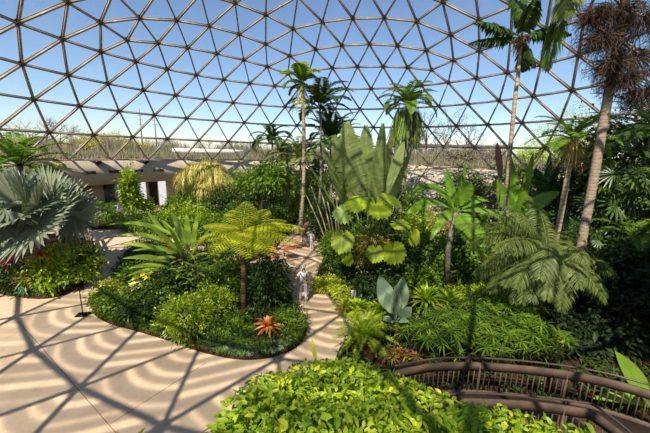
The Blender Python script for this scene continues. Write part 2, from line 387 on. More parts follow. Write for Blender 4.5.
m_stem = plain('green_brown_stem', (92, 84, 50), .8, .2, 0, .3, 8)
CEN = np.array([-0.5335, 17.9773, -4.94056]); RD = 25.
CEN2 = CEN[:2]
def polar(azd, r, z): a = math.radians(azd); return np.array([CEN2[0]+math.sin(a)*r, CEN2[1]+math.cos(a)*r, z])
# =================================================================== THE DOME
LAT = [1.06907, .953407, .871213, .808705, .70956, .615051, .514456, .418319]
BUL = [.04883, .05868, .04237, .0005, 0, 0, 0, 0]; SHF = [-.01196, -.01131, -.01835, 0, 0, 0, 0, 0]
QC = np.array([-.328044, .640262, .453623]); YAW = -1.1269778
aR = PI/2-YAW; RZ = np.array([[math.cos(aR), -math.sin(aR), 0], [math.sin(aR), math.cos(aR), 0], [0, 0, 1]])
NS = 7
def dnode(r, x):
    if r >= -2: L, B, Q = LAT[r+2], BUL[r+2], SHF[r+2]
    else: t = (6+r)/4.; L, B, Q = PI/2+(LAT[0]-PI/2)*t, BUL[0]*t, SHF[0]*t
    fr = x % 1; z = L+4*B*fr*(1-fr); lon = 2*PI*(x+Q*math.sin(2*PI*fr))/NS
    return RZ @ (np.array([math.cos(z)*math.cos(lon), -math.cos(z)*math.sin(lon), math.sin(z)])-QC)*RD+CAM
ND = {}
for r in range(-6, 6):
    n = 6+r if r < 0 else 6
    if n == 0: ND[(r, 0)] = dnode(r, 0); continue
    for i in range(n*NS): ND[(r, i)] = dnode(r, i/n if r <= 0 else (i+.5*r)/6)
TRI = []
for r in range(-6, 0):                      # cap: r has 6+r per sector, r+1 one more
    n0, n1 = 6+r, 7+r
    for s in range(NS):
        T0 = lambda j: (r, (s*n0+j) % (n0*NS) if n0 else 0); T1 = lambda j: (r+1, (s*n1+j) % (n1*NS))
        for j in range(n1): TRI.append((T0(j) if n0 else (r, 0), T1(j), T1(j+1), 0))
        for j in range(n0): TRI.append((T1(j+1), T0(j), T0(j+1), 1))
for r in range(0, 5):
    for i in range(42):
        TRI.append(((r, i), (r, (i+1) % 42), (r+1, i), 1)); TRI.append(((r, (i+1) % 42), (r+1, i), (r+1, (i+1) % 42), 0))
EDG = set()
for a, b, c, k in TRI:
    for e in ((a, b), (b, c), (c, a)): EDG.add(tuple(sorted(e)))
sb = MB(); hb = MB(); gb = MB()
for a, b in sorted(EDG):
    A, B = ND[a], ND[b]; up = (A+B)/2-CEN; up /= np.linalg.norm(up); d = (B-A)/np.linalg.norm(B-A)
    sb.beam(A+d*.1-up*.1, B-d*.1-up*.1, .05, .13, up)
    sb.beam(A+d*.1-up*.16, B-d*.1-up*.16, .115, .03, up); sb.beam(A+d*.1, B-d*.1, .11, .03, up)
for k, A in ND.items():
    up = (A-CEN)/np.linalg.norm(A-CEN); hb.tube([A-up*.19, A-up*.17], .12, 10); hb.tube([A-up*.02, A+up*.04], .19, 12); hb.tube([A-up*.18, A], .07, 8)
dome = thing('glass_dome', None, None, (CEN[0], CEN[1], 5.2)); tag(dome, 'triangulated metal and acrylic dome over the whole garden', kind='structure')
sb.build('frame', m_steel, dome); hb.build('hub', m_hub, dome)
vs = []; fs = []; uvs = []
for n, (a, b, c, k) in enumerate(TRI):
    A, B, C = ND[a], ND[b], ND[c]
    vs += [A-np.array(dome.location), B-np.array(dome.location), C-np.array(dome.location)]; fs.append((3*n, 3*n+1, 3*n+2))
    ex = (B-A)/np.linalg.norm(B-A); ez = np.cross(ex, C-A); ez /= np.linalg.norm(ez); ey = np.cross(ez, ex)
    tr = [np.array([(X-A) @ ex, (X-A) @ ey]) for X in (A, B, C)]
    if k == 0: o = tr[0]*1.0-(tr[1]+tr[2]-2*tr[0])*.12                  # arcs about a corner
    else: o = (tr[1]+tr[2])/2+(tr[1]-tr[2])*9                            # nearly straight bands
    uvs += [q-o for q in tr]
gm = bpy.data.meshes.new('acrylic_panels'); gm.from_pydata([tuple(v) for v in vs], [], fs)
ul = gm.uv_layers.new(name='panel'); ul.data.foreach_set('uv', np.array(uvs).astype(np.float32).ravel())
link('acrylic_panels', gm, m_glass, dome)
# =================================================================== RING, LOWER WALL, FLOOR, OUTSIDE
def arc_wall(a0, a1, r, z0, z1, th, mb=None, step=3.):
    mb = mb or MB(); n = max(2, int(abs(a1-a0)/step)+1); A = np.linspace(a0, a1, n)
    v = []
    for a in A: v += [polar(a, r, z0), polar(a, r, z1), polar(a, r+th, z1), polar(a, r+th, z0)]
    q = []
    for i in range(n-1):
        for j in range(4): q.append([i*4+j, i*4+(j+1) % 4, (i+1)*4+(j+1) % 4, (i+1)*4+j])
    q += [[0, 1, 2, 3], [(n-1)*4+3, (n-1)*4+2, (n-1)*4+1, (n-1)*4]]
    return mb.add(v, q)
st = lambda o: tag(o, kind='structure')
ring = arc_wall(-180, 180, 22.3, 2.95, 5.12, 1.5).build('wall_ring', m_ring); st(ring)
fl = arc_wall(-180, 180, 22.55, 5.12, 5.26, .62).build('trim_1', m_rust); st(fl)
cop = arc_wall(-180, 180, 23.2, 5.12, 5.2, 1.1).build('trim_2', plain('roof_membrane', (212, 206, 196), .8)); st(cop)
mb = MB(); n = 96; a = np.linspace(0, 2*PI, n, endpoint=False)
mb.add(np.concatenate([np.array([[CEN2[0], CEN2[1], 0]]), np.stack([CEN2[0]+26.5*np.cos(a), CEN2[1]+26.5*np.sin(a), 0*a], 1)]), None, [[0, i+1, (i+1) % n+1] for i in range(n)])
st(mb.build('floor', m_floor))
# saw-cut joints of the floor slabs
jm = plain('floor_joint', (138, 108, 84), .9, .1)
jb = MB()
for pa, pb in (((30, 334), (116, 433)), ((110, 424), (188, 374)), ((0, 418), (82, 387)), ((18, 321), (33, 338)), ((188, 374), (206, 363))):
    A, B = G(*pa, .002), G(*pb, .002); jb.beam(A, B, .012, .004, (0, 0, 1))
st(jb.build('trim_3', jm))
# lower storey behind the ring, with doors and windows (left part of the far side)
lw = arc_wall(-100, 35, 24.4, 0, 3.15, .3).build('wall_back', plain('lobby_wall', (196, 180, 156), .8, .2)); st(lw)
sf = arc_wall(-100, 35, 23.8, 3.1, 3.16, .8).build('ceiling', m_ring); st(sf)
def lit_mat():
    t = NT('daylight_glow_pane'); e = t.n('Emission'); e.inputs[0].default_value = (1, .98, .95, 1); e.inputs[1].default_value = .85; return t.out(e.outputs[0])
m_lit = lit_mat()      # panes and door glow themselves, standing in for daylight behind the lobby
def azof(px, r):
    """bearing about the dome centre of image column px on a cylinder of radius r, at z=2"""
    best = None
    for A in np.arange(-85, 60, .1):
        p = polar(A, r, 2.) - CAM; q = 325+F*(p @ rv)/(p @ fv)
        if best is None or abs(q-px) < best[0]: best = (abs(q-px), A)
    return best[1]
def wpanel(name, px0, px1, z0, z1, r, mat, th=.06, parent=None):
    a0, a1 = azof(px0, r), azof(px1, r); am = (a0+a1)/2
    wd = math.radians(abs(a1-a0))*r; c = polar(am, r, (z0+z1)/2); m = MB(); m.box(c, (wd, th, z1-z0), rz=-math.radians(am))
    if parent is None: m.loc = polar(am, r, z0)
    return m.build(name, mat, parent)
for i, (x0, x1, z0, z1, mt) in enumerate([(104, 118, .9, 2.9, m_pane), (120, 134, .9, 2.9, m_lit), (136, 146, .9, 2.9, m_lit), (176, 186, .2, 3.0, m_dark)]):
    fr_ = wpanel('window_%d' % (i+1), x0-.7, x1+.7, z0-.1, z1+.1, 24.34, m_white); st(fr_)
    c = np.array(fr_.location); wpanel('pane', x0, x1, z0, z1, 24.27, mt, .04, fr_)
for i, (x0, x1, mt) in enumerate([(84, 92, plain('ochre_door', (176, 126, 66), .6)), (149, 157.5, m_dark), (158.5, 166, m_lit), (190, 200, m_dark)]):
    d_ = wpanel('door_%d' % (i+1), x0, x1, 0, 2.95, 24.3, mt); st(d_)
    a_ = azof((x0*.8+x1*.2), 24.2); hm = MB(); hm.tube([polar(a_, 24.2, 1.0), polar(a_, 24.2, 1.3)], .02, 6); hm.build('door_handle', m_blackmetal, d_)
for i, px in enumerate((93, 117, 140, 160)):
    a_ = azof(px, 22.3); c = polar(a_, 22.3, 4.1); wdt = .95
    m = MB(); m.loc = c
    m.box(c, (wdt, .1, .26), rz=-math.radians(a_)); v = m.build('vent_slot', m_dark)
    tag(v, 'narrow dark vent slot in the concrete ring, %s' % ['leftmost above the silver palm', 'second from the left', 'third from left over the young tree', 'rightmost above the white door'][i], 'vent', 'vent slots in the concrete ring')
    lv = MB()
    for k in (-.07, 0, .07): lv.box(c+np.array([0, 0, k])+(polar(a_, 22.2, 4.1)-polar(a_, 22.3, 4.1))*.6, (wdt*.94, .03, .02), rz=-math.radians(a_))
    lv.build('louvre', plain('vent_louvre', (120, 116, 108), .6), v)
for i, px in enumerate((102, 148)):
    a_ = azof(px, 22.2); c = polar(a_, 22.15, 5.0); m = MB(); m.loc = c; m.box(c, (.45, .3, .22), rz=-math.radians(a_)); m.tube([c-np.array([0, 0, .1]), c-np.array([0, 0, .22])], .09, 8)
    tag(m.build('spotlight', m_blackmetal), ['small black spotlight on the ring above the silver palm', 'small black spotlight on the ring above the white door'][i], 'light', 'spotlights on the ring')
# stony bank rising to the ring on the right-hand half
def bank():
    m = MB(); A = np.linspace(-16, 168, 93); Rr = np.linspace(11.5, 22.4, 34); v = []
    g = np.random.default_rng(3); ph = g.uniform(0, 6, 6)
    for a_ in A:
        e = min(1, max(0, (a_+16)/26)) * 1.0
        for r in Rr:
            t = max(0, (r-14.2)/(21.6-14.2)); t = min(1, t); z = 4.9*e*(t*t*(3-2*t))
            q = polar(a_, r, 0); z += .16*e*math.sin(q[0]*2.1+ph[0])*math.sin(q[1]*1.7+ph[1])*t+.08*math.sin(q[0]*5+ph[2])*math.sin(q[1]*4.4)*t
            v.append(polar(a_, r, z-.06 if t <= 0 else z))
    nR = len(Rr); q = [[i*nR+j, i*nR+j+1, (i+1)*nR+j+1, (i+1)*nR+j] for i in range(len(A)-1) for j in range(nR-1)]
    m.add(v, q); return m.build('stony_bank', m_bank, smooth=True)
bk = st(bank())
def bank_z(x, y):
    d = np.array([x, y])-CEN2; r = np.hypot(*d); a_ = math.degrees(math.atan2(d[0], d[1]))
    if a_ < -16: return 0.
    e = min(1, max(0, (a_+16)/26)); t = min(1, max(0, (r-14.2)/7.4)); return 4.9*e*(t*t*(3-2*t))
# rocks on the bank
rk = []
for i in range(6):
    m = MB(); m.blob((0, 0, 0), (.42, .34, .24), 2, .35, 1.2, 40+i); rk.append(m.build('rock', m_rock))
grp = 'pale rocks strewn on the bank under the glass'
spots = []
for i in range(46):
    px, py = random.uniform(404, 452), random.uniform(172, 232)
    d = ray(px, py); best = None
    for Y in np.arange(20, 41, .1):
        p = CAM+d*Y/d[1]
        if p[2] <= bank_z(p[0], p[1]): best = p; break
    if best is None: continue
    spots.append(best)
for i in range(16):
    a_ = random.uniform(-8, 62); r = random.uniform(17.5, 21.5); p = polar(a_, r, 0); p[2] = bank_z(p[0], p[1]); spots.append(p)
for i, p in enumerate(spots):
    o = rk[i] if i < 6 else rk[i % 6].copy()
    if i >= 6: COL.objects.link(o)
    s_ = random.uniform(.5, 1.5); o.location = tuple(p+np.array([0, 0, .03])); o.rotation_euler = (0, 0, random.uniform(0, 6)); o.scale = (s_, s_, s_)
    tag(o, 'pale weathered rock lying on the sunlit stony bank below the glass', 'rock', grp)
# outside ground and distance
mb = MB(); rs = [23.9, 40, 80, 160, 400, 1500]; A = np.linspace(0, 360, 97)[:-1]; v = [polar(a_, r, 5.05 + (0 if r < 200 else (r-200)*.006)) for r in rs for a_ in A]
q = [[i*96+j, (i+1)*96+j, (i+1)*96+(j+1) % 96, i*96+(j+1) % 96] for i in range(5) for j in range(96)]
st(mb.add(v, q).build('lawn', m_grass))
# =================================================================== OUTSIDE TREES AND BUILDINGS
m_twig = plain('bare_twigs', (128, 112, 98), .9, .1, 0, .25, 3)
m_twig2 = plain('reddish_twigs', (150, 116, 112), .9, .1, 0, .2, 3)
m_forsy = leafmat('forsythia_bloom', [(178, 164, 78), (160, 150, 74), (150, 146, 84)], .7, .3, .1)
m_bud = leafmat('young_spring_leaf', [(150, 168, 84), (170, 182, 96), (128, 150, 80)], .7, .3, .1)
m_brush = leafmat('dry_brush', [(132, 122, 102), (116, 108, 92), (128, 124, 94), (104, 96, 84)], .9, .2, .1)
m_redbud = leafmat('redbud_haze', [(170, 126, 130), (152, 112, 116)], .8, .2, .1)
def bare_tree_mesh(h, seed, depth=5, spread=.55):
    g = random.Random(seed); m = MB()
    def br(p, d, L, r, k):
        q = p+d*L; mid = (p+q)/2+np.array([g.gauss(0, .04), g.gauss(0, .04), 0])*L
        m.tube([p, mid, q], [r, r*.8, r*.62], 4 if k < 3 else 5, cap=False)
        if k == 0: return
        for i in range(3 if k > 1 else 4):
            nd = d+np.array([g.gauss(0, spread), g.gauss(0, spread), g.gauss(.12, spread*.5)]); nd /= np.linalg.norm(nd)
            br(p+(q-p)*g.uniform(.55, 1), nd, L*g.uniform(.6, .82), r*.55, k-1)
    br(np.zeros(3), np.array([0, 0, 1.]), h*.3, h*.018, depth); return m
BT = [bare_tree_mesh(1., s, 5).v for s in ()]
protos = []
def bare_tree(px, dist, h, k, label, grp, mat):
    while len(protos) <= k: protos.append(None)
    base = P(px, dist, 5.1)
    if protos[k] is None:
        o = bare_tree_mesh(10., 11+k).build('bare_tree', mat); protos[k] = o
    else:
        o = protos[k].copy(); COL.objects.link(o)
    o.location = tuple(base); s_ = h/10; o.scale = (s_, s_, s_); o.rotation_euler = (0, 0, random.uniform(0, 6))
    return tag(o, label, 'tree', grp)
T1 = 'bare leafless trees beyond the glass on the left'
for i, (px, d, h) in enumerate([(48, 60, 10.), (30, 75, 9), (62, 66, 9), (75, 80, 8), (10, 70, 8), (120, 95, 7), (165, 110, 7), (200, 120, 6), (228, 110, 7)]):
    bare_tree(px, d, h, i % 3, 'bare branching tree beyond the glass at the left, behind the silver palm' if px < 90 else 'low bare tree on the far skyline behind the concrete ring', T1 if px < 90 else 'low bare trees on the skyline behind the ring', m_twig)
for i, (px, d, h) in enumerate([(425, 62, 15), (446, 70, 15), (410, 80, 12), (470, 85, 10), (495, 90, 8), (385, 90, 9), (462, 60, 12), (436, 90, 12)]):
    bare_tree(px, d, h, i % 3, 'tall bare tree beyond the glass right of the skirted palm', 'tall bare trees outside behind the skirted palm', m_twig)
for i, (px, d, h) in enumerate([(352, 75, 8.5), (362, 80, 8), (340, 85, 8)]):
    bare_tree(px, d, h, 3, 'low reddish bare tree beyond the glass above the giant paddle leaves', 'reddish bare trees above the giant paddle leaves', m_twig2)
for i, (px, d, h) in enumerate([(622, 45, 13), (640, 52, 12), (655, 46, 14), (605, 60, 11)]):
    bare_tree(px, d, h, 4, 'fine-twigged bare tree beyond the glass at the far right', 'fine-twigged bare trees at the far right', m_twig)
def clump(name, label, cat, px, d, r, mat, n=700, leaf=.5, z=5.05, group=None):
    return shrub(name, label, cat, P(px, d, z), r, mat, n, leaf, .5, trunk=r[2]*.25, shell=.2, seg=2, group=group, smat=m_twig)
for i, (px, d, r) in enumerate([(82, 62, (2.6, 2, 1.3)), (98, 60, (3.2, 2, 1.9)), (112, 64, (3.4, 2, 2.2)), (128, 66, (3, 2, 1.5)), (143, 70, (2.4, 2, 1.1)), (30, 70, (4, 2, 1.3))]):
    clump('forsythia', 'yellow flowering shrub beyond the glass above the concrete ring', 'shrub', px, d, r, m_forsy, 1500, .3, group='yellow flowering shrubs beyond the glass')
for i, (px, d, r, mt, lb) in enumerate([(566, 60, (5, 4, 6.2), m_bud, 'budding pale green tree beyond the glass left of the leaning trunk'), (540, 62, (5, 3, 4.2), m_bud, 'low budding green tree beyond the glass beside the thin tall palm'), (598, 66, (4, 3, 5.0), m_redbud, 'dusty pink flowering tree beyond the glass by the leaning trunk'),
        (530, 50, (3, 2, 1.6), m_bud, 'small yellow-green bush beyond the glass right of the thin palm trunk'), (458, 48, (3, 2, 1.2), m_brush, 'tan dry bush beyond the glass in front of the long grey building'), (480, 47, (3.4, 2, 1.5), m_brush, 'wide dry bush beyond the glass left of the thin palm trunk'), (576, 48, (3, 2, 2.2), m_bud, 'yellow-green bush beyond the glass behind the ochre-skirted palm')]):
    clump('budding_tree' if 'tree' in lb else 'outdoor_bush', lb, 'tree' if 'tree' in lb else 'shrub', px, d, r, mt, 2600, .26)
def brush(lo, hi, n, name, mat, h=(2, 5), d=(62, 120)):
    m = MB(); cx = rng.uniform(lo, hi, 90); sx = rng.uniform(2, 11, 90); sh_ = rng.uniform(.35, 1.1, 90); k = rng.integers(0, 90, n); cd_ = rng.uniform(*d, 90); px_ = cx[k]+rng.normal(0, 1, n)*sx[k]
    p = np.array([P(px, dd, 5.0) for px, dd in zip(px_, cd_[k]+rng.normal(0, 1.5, n))]); p[:, 2] = 5.1
    dr = rng.normal(0, .28, (n, 3)); dr[:, 2] = 1
    m.blades(p, dr, rng.uniform(*h, n)*sh_[k]*np.exp(-.5*((px_-cx[k])/sx[k]/1.4)**2), .12, .02, 2, 'taper', .2); o = m.build(name, mat)
    return tag(o, None, 'brush', kind='stuff')
tag(brush(-40, 330, 22000, 'thicket', m_brush, (1.4, 4.4), (56, 105)), 'tan leafless thicket along the skyline behind the concrete ring', 'thicket')
tag(brush(330, 700, 12000, 'hedgerow', m_brush, (1.6, 4.6), (50, 115)), 'tan leafless hedgerow along the skyline on the right', 'thicket')
tag(brush(395, 560, 5000, 'dry_grass', m_brush, (.5, 1.3), (44, 60)), 'dry tan grasses outside the glass in front of the grey building', 'grass')
def building(px0, px1, d, z0, z1, dep, label, wall, roofc, nwin):
    A, B = P(px0, d, 0), P(px1, d*1.0, 0); t = thing('long_building', label, 'building', (float((A[0]+B[0])/2), float(d), z0)); wdt = abs(B[0]-A[0]); c = np.array([(A[0]+B[0])/2, d+dep/2, (z0+z1)/2])
    m = MB(); m.box(c, (wdt, dep, z1-z0)); m.build('wall', wall, t)
    m = MB(); m.box(c+np.array([0, 0, (z1-z0)/2+.35]), (wdt+1.2, dep+1.2, .7)); m.build('roof', roofc, t)
    for i in range(nwin):
        x = A[0]+(i+.5)/nwin*wdt; m = MB(); m.box((x, d-.03, (z0+z1)/2+.1), (wdt/nwin*.55, .12, (z1-z0)*.4)); m.build('window', m_pane, t)
building(400, 505, 120, 5, 10.5, 14, 'long grey flat-roofed building far beyond the glass right of the skirted palm', plain('grey_cladding', (178, 172, 160), .8), plain('grey_roof', (206, 204, 200), .7), 9)
building(180, 232, 52, 5, 5.75, 8, 'low pale roof just beyond the glass behind the straw-coloured shrub', plain('pale_wall', (226, 214, 200), .8), plain('pale_roof', (232, 224, 216), .7), 3)
for i, px in enumerate((143, 157)):
    b = P(px, 150, 5); m = MB(); m.loc = b; m.tube([b, b+np.array([0, 0, 19-2*i])], [.35, .12], 6); 
    for k in range(3): m.beam(b+np.array([-1.2, 0, 12+2*k]), b+np.array([1.2, 0, 12+2*k]), .15, .15, (0, 0, 1))
    tag(m.build('lattice_mast', m_twig), ['slim distant mast on the skyline, the left one of two', 'slim distant mast on the skyline, the right one of two'][i], 'mast')

for i in range(34):
    px = -20+i*10.5+random.uniform(-3, 3); bare_tree(px, random.uniform(95, 130), random.uniform(4.5, 8), i % 3, 'small bare tree of the distant woodland on the left skyline', 'distant bare woodland on the left skyline', m_twig)
for i in range(24):
    px = 405+i*10.5+random.uniform(-3, 3); bare_tree(px, random.uniform(75, 115), random.uniform(6, 10), i % 3, 'bare tree of the woodland strip outside the glass on the right', 'woodland strip outside on the right', m_twig)

n = 16000; m = MB(); A_ = rng.uniform(-82, 95, n); R2 = 25.2+14*rng.random(n)**1.3; p = np.array([polar(a_, r, 5.08) for a_, r in zip(A_, R2)]); hh = (.35+.75*np.sin(A_*.9)**2*rng.random(n)+.03*(R2-25))*1.1
d = rng.normal(0, .35, (n, 3)); d[:, 2] = 1; m.blades(p, d, hh, .1, .05, 2, 'taper', .2); m.loc = polar(0, 30, 5.08); tag(m.build('dry_undergrowth', m_brush), 'tan dry undergrowth just outside the glass all along the ring', 'grass', kind='stuff')
# =================================================================== LEAF MATERIALS
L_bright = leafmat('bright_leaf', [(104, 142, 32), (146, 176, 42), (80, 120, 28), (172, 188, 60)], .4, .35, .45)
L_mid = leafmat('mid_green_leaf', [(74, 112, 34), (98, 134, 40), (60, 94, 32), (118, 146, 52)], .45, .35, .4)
L_dark = leafmat('dark_green_leaf', [(38, 64, 28), (58, 86, 36), (44, 72, 28)], .45, .25, .4)
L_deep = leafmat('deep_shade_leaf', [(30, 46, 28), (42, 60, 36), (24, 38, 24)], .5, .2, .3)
L_yel = leafmat('yellow_green_leaf', [(176, 186, 48), (152, 172, 44), (196, 194, 66), (128, 154, 42)], .45, .35, .35)
L_silver = leafmat('silver_leaf', [(128, 136, 110), (106, 115, 92), (150, 154, 128)], .45, .12, .35)
L_paddle = leafmat('paddle_leaf', [(112, 124, 66), (126, 138, 78), (100, 112, 56)], .4, .3, .4)
L_straw = leafmat('straw_leaf', [(214, 188, 116), (190, 170, 96), (150, 150, 70), (120, 132, 60), (228, 204, 140)], .7, .3, .2)
L_brown = leafmat('dead_leaf', [(150, 120, 78), (120, 92, 62), (176, 146, 98)], .85, .2, .1)
L_red = leafmat('red_leaf', [(160, 40, 62), (196, 70, 96), (120, 34, 50), (110, 100, 50)], .4, .3, .4)
L_brom = leafmat('bromeliad_leaf', [(112, 72, 48), (150, 136, 62), (132, 140, 60), (92, 50, 42)], .4, .3, .4)
L_orange = leafmat('orange_leaf', [(204, 150, 60), (196, 120, 64), (170, 70, 76), (214, 176, 80)], .4, .3, .4)
L_blue = leafmat('bluegrey_succulent', [(138, 152, 144), (120, 138, 128), (154, 166, 150)], .6, .1, .2)
L_soft = leafmat('soft_feather_leaf', [(80, 102, 54), (102, 120, 70), (66, 86, 44), (120, 134, 84)], .5, .3, .35)
L_fern = leafmat('tree_fern_leaf', [(160, 180, 46), (178, 192, 60), (140, 166, 42)], .5, .4, .3)
L_moss = leafmat('mossy_clump', [(120, 112, 48), (96, 100, 40), (140, 124, 60)], .8, .2, .1)
B_palm = barkmat('ringed_bark', (170, 150, 128), (120, 100, 82), 7)
B_thin = barkmat('pale_ringed_bark', (196, 172, 140), (120, 98, 74), 4.5)
B_fern = barkmat('tree_fern_bark', (110, 82, 56), (54, 40, 28), 9)
B_grey = barkmat('grey_bark', (150, 142, 124), (90, 84, 70), 5)
# =================================================================== BEDS
def bed(px, name, extra=(), mat=m_soil, h=.1, z=0):
    pw = [G(*p)[:2] for p in px]+[np.array(e) for e in extra]
    q = smooth_poly(pw, 5) if not extra else np.array(pw)
    n = len(q); c = q.mean(0); v = [[*p, -.02] for p in q]+[[*(c+(p-c)*.985), h] for p in q]+[[*c, h]]
    m = MB(); m.add(v, [[i, (i+1) % n, n+(i+1) % n, n+i] for i in range(n)], [[n+i, n+(i+1) % n, 2*n] for i in range(n)])
    st(m.build(name, mat)); return q
isl = bed([(92, 308), (105, 322), (135, 331), (165, 340), (200, 352), (240, 360), (275, 357), (300, 345), (307, 328), (300, 310), (287, 292), (262, 280), (215, 264), (180, 250), (145, 242), (128, 250), (118, 265), (108, 285)], 'island_bed')
lbd = bed([(-60, 285), (-20, 290), (10, 296), (45, 299), (75, 291), (94, 274), (96, 250), (80, 238), (30, 234), (-60, 238)], 'left_bed')
rbd = bed([(316, 232), (322, 245), (324, 256), (318, 270), (315, 284), (330, 297), (352, 306), (360, 322), (350, 338), (338, 352), (330, 372)], 'right_bed', [(.3, 5.6), (3, 3), (12, 3), (19.5, 9), (20.4, 20), (16, 28), (8, 33.), (1, 34)])
bbd = bed([(134, 229), (180, 234), (215, 247), (250, 262), (272, 254), (287, 236), (296, 222)], 'rear_bed', [(-2.6, 33), (-8, 36), (-15, 33), (-20.5, 27), (-19, 23)])
# raised planter under the hedge in the foreground
def on_slope(px, py):
    d = ray(px, py); s_ = (5.15-6.4)/(d[2]+.5*d[1]); return (CAM+d*s_)[:2]
HED = np.array([on_slope(*p) for p in ((190, 470), (208, 425), (224, 396), (252, 376), (290, 364), (335, 357), (372, 364), (410, 377), (446, 391), (492, 404), (540, 414), (600, 422), (645, 470))]+[(2.6, .8), (-.9, .8)])
hz = lambda x, y: 3.9-.5*(y-2.5)+.06*np.sin(x*4.1+1)*np.sin(y*3.3)
q = smooth_poly(HED*.9+np.array([.05, .25]), 4); n = len(q); cc = q.mean(0); m = MB()
v = [[*p, 0] for p in q]+[[*p, float(hz(*p))-.5] for p in q]+[[*(cc+(p-cc)*.5), float(hz(*(cc+(p-cc)*.5)))-.35] for p in q]+[[*cc, float(hz(*cc))-.32]]
m.add(v, [[k*n+i, k*n+(i+1) % n, (k+1)*n+(i+1) % n, (k+1)*n+i] for k in (0, 1) for i in range(n)], [[2*n+i, 2*n+(i+1) % n, 3*n] for i in range(n)])
st(m.build('raised_planter', m_soil))
# =================================================================== FOREGROUND HEDGE
t = thing('hedge', 'glossy yellow-green leafy hedge filling the bottom foreground beside the footbridge', 'hedge', (.5, 3.2, 2.0))
def hedge_pts(n, lift=(0, 1)):
    p = sample(HED, n); z = hz(p[:, 0], p[:, 1])
    # rounded shoulder at the rim
    d = np.full(n, 9.); qq = np.roll(HED, -1, 0)
    for a_, b_ in zip(HED, qq):
        ab = b_-a_; tt = np.clip(((p-a_) @ ab)/(ab @ ab), 0, 1); d = np.minimum(d, np.linalg.norm(p-a_-tt[:, None]*ab, axis=1))
    out = (p-HED.mean(0)); out /= np.linalg.norm(out, axis=1, keepdims=True)
    rim = np.clip(1-d/.35, 0, 1); z = z-.16*rim**2-rng.uniform(*lift, n)*.28
    return np.stack([p[:, 0], p[:, 1], z], 1), out, rim
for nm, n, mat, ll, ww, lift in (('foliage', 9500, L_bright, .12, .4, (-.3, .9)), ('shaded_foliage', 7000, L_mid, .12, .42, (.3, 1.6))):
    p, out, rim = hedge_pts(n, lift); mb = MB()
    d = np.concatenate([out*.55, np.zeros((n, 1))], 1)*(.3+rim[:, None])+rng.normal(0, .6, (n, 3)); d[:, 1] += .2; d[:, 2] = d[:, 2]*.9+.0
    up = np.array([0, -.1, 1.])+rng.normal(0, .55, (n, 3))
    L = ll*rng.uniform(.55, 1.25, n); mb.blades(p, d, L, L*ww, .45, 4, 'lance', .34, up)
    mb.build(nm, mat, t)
# rim skirt so that the sides are leafy down to the planter
n = 2600; k = rng.integers(0, len(HED), n); f = rng.random(n)[:, None]; p2 = HED[k]*(1-f)+np.roll(HED, -1, 0)[k]*f
zz = hz(p2[:, 0], p2[:, 1])-.2-rng.random(n)*1.1; out = p2-HED.mean(0); out /= np.linalg.norm(out, axis=1, keepdims=True)
mb = MB(); d = np.concatenate([out, np.zeros((n, 1))], 1)+rng.normal(0, .5, (n, 3)); d[:, 2] -= .1
p3 = np.concatenate([p2-out*.1, zz[:, None]], 1); mb.blades(p3, d, .12*rng.uniform(.6, 1.2, n), .055, .4, 3, 'lance', .28, np.array([0, 0, 1.])+np.concatenate([out, np.zeros((n, 1))], 1)*.6+rng.normal(0, .3, (n, 3)))
mb.build('side_foliage', L_mid, t)
mb = MB()
for i in range(40):
    p = sample(HED*.85+np.array([.08, .4]), 1)[0]; z = float(hz(*p)); mb.tube([[p[0], p[1], z-.75], [p[0]+rng.normal(0, .05), p[1], z-.45], [p[0]+rng.normal(0, .12), p[1]+rng.normal(0, .1), z-.08]], [.012, .01, .006], 5)
mb.build('stem', m_stem, t)
# upright young shoots standing out of or in front of the hedge
def shoot(name, label, foot, tip, W, mat, extra=()):
    t = thing(name, label, 'plant', foot)
    mb = MB(); d = np.array(tip)-np.array(foot); mb.blades(np.array(foot), d, np.linalg.norm(d), W, .02, 6, 'lance', .3, up=(.2, -1, .2)); mb.build('leaf', L_yel, t)
    for tp, w_ in extra:
        mb = MB(); d = np.array(tp)-np.array(foot); mb.blades(np.array(foot), d, np.linalg.norm(d), w_, .05, 6, 'lance', .3, up=(.2, -1, .4)); mb.build('leaf', L_yel, t)
    mb = MB(); f = np.array(foot); mb.tube([f-np.array([0, .02, .4]), f], [.012, .008], 5); mb.build('stem', m_stem, t)
f0 = XZ(316, 362, 5.3); shoot('upright_shoot', 'single upright yellow-green leaf standing behind the hedge top edge', f0, XZ(311.5, 336, 5.35), .09, L_yel)
f0 = XZ(128, 446, 2.3); shoot('leafy_shoot', 'two pointed green leaf tips poking up at the bottom edge over the pavement', f0, XZ(146, 426, 2.35), .04, L_bright, [(XZ(116, 430, 2.3), .03)])
# =================================================================== FOOTBRIDGE
def bez(pts, n=60):
    pts = np.array(pts, float); t = np.linspace(0, len(pts)-1, n); out = []
    for u in t:
        i = min(int(u), len(pts)-2); f = u-i; g = lambda j: pts[min(max(j, 0), len(pts)-1)]
        a, b, c, d = g(i-1), g(i), g(i+1), g(i+2); out.append(.5*((2*b)+(-a+c)*f+(2*a-5*b+4*c-d)*f*f+(-a+3*b-3*c+d)*f**3))
    return np.array(out)
farx = [G(395, 366, 1.6), G(430, 359.2, 1.6), G(459, 357.6, 1.6), G(490, 358.4, 1.6), G(543, 363, 1.6), G(596, 371, 1.6), G(650, 385, 1.6), G(700, 402, 1.6)]
nearx = [G(400, 403, 1.6), G(445, 395, 1.6), G(478, 393.3, 1.6), G(540, 397, 1.6), G(578, 402, 1.6), G(596, 406.5, 1.6), G(631, 433, 1.6), G(665, 470, 1.6)]
bridge = thing('footbridge', 'curved brown timber footbridge with tubular handrails at the lower right', 'bridge', (4.5, 6, 0))
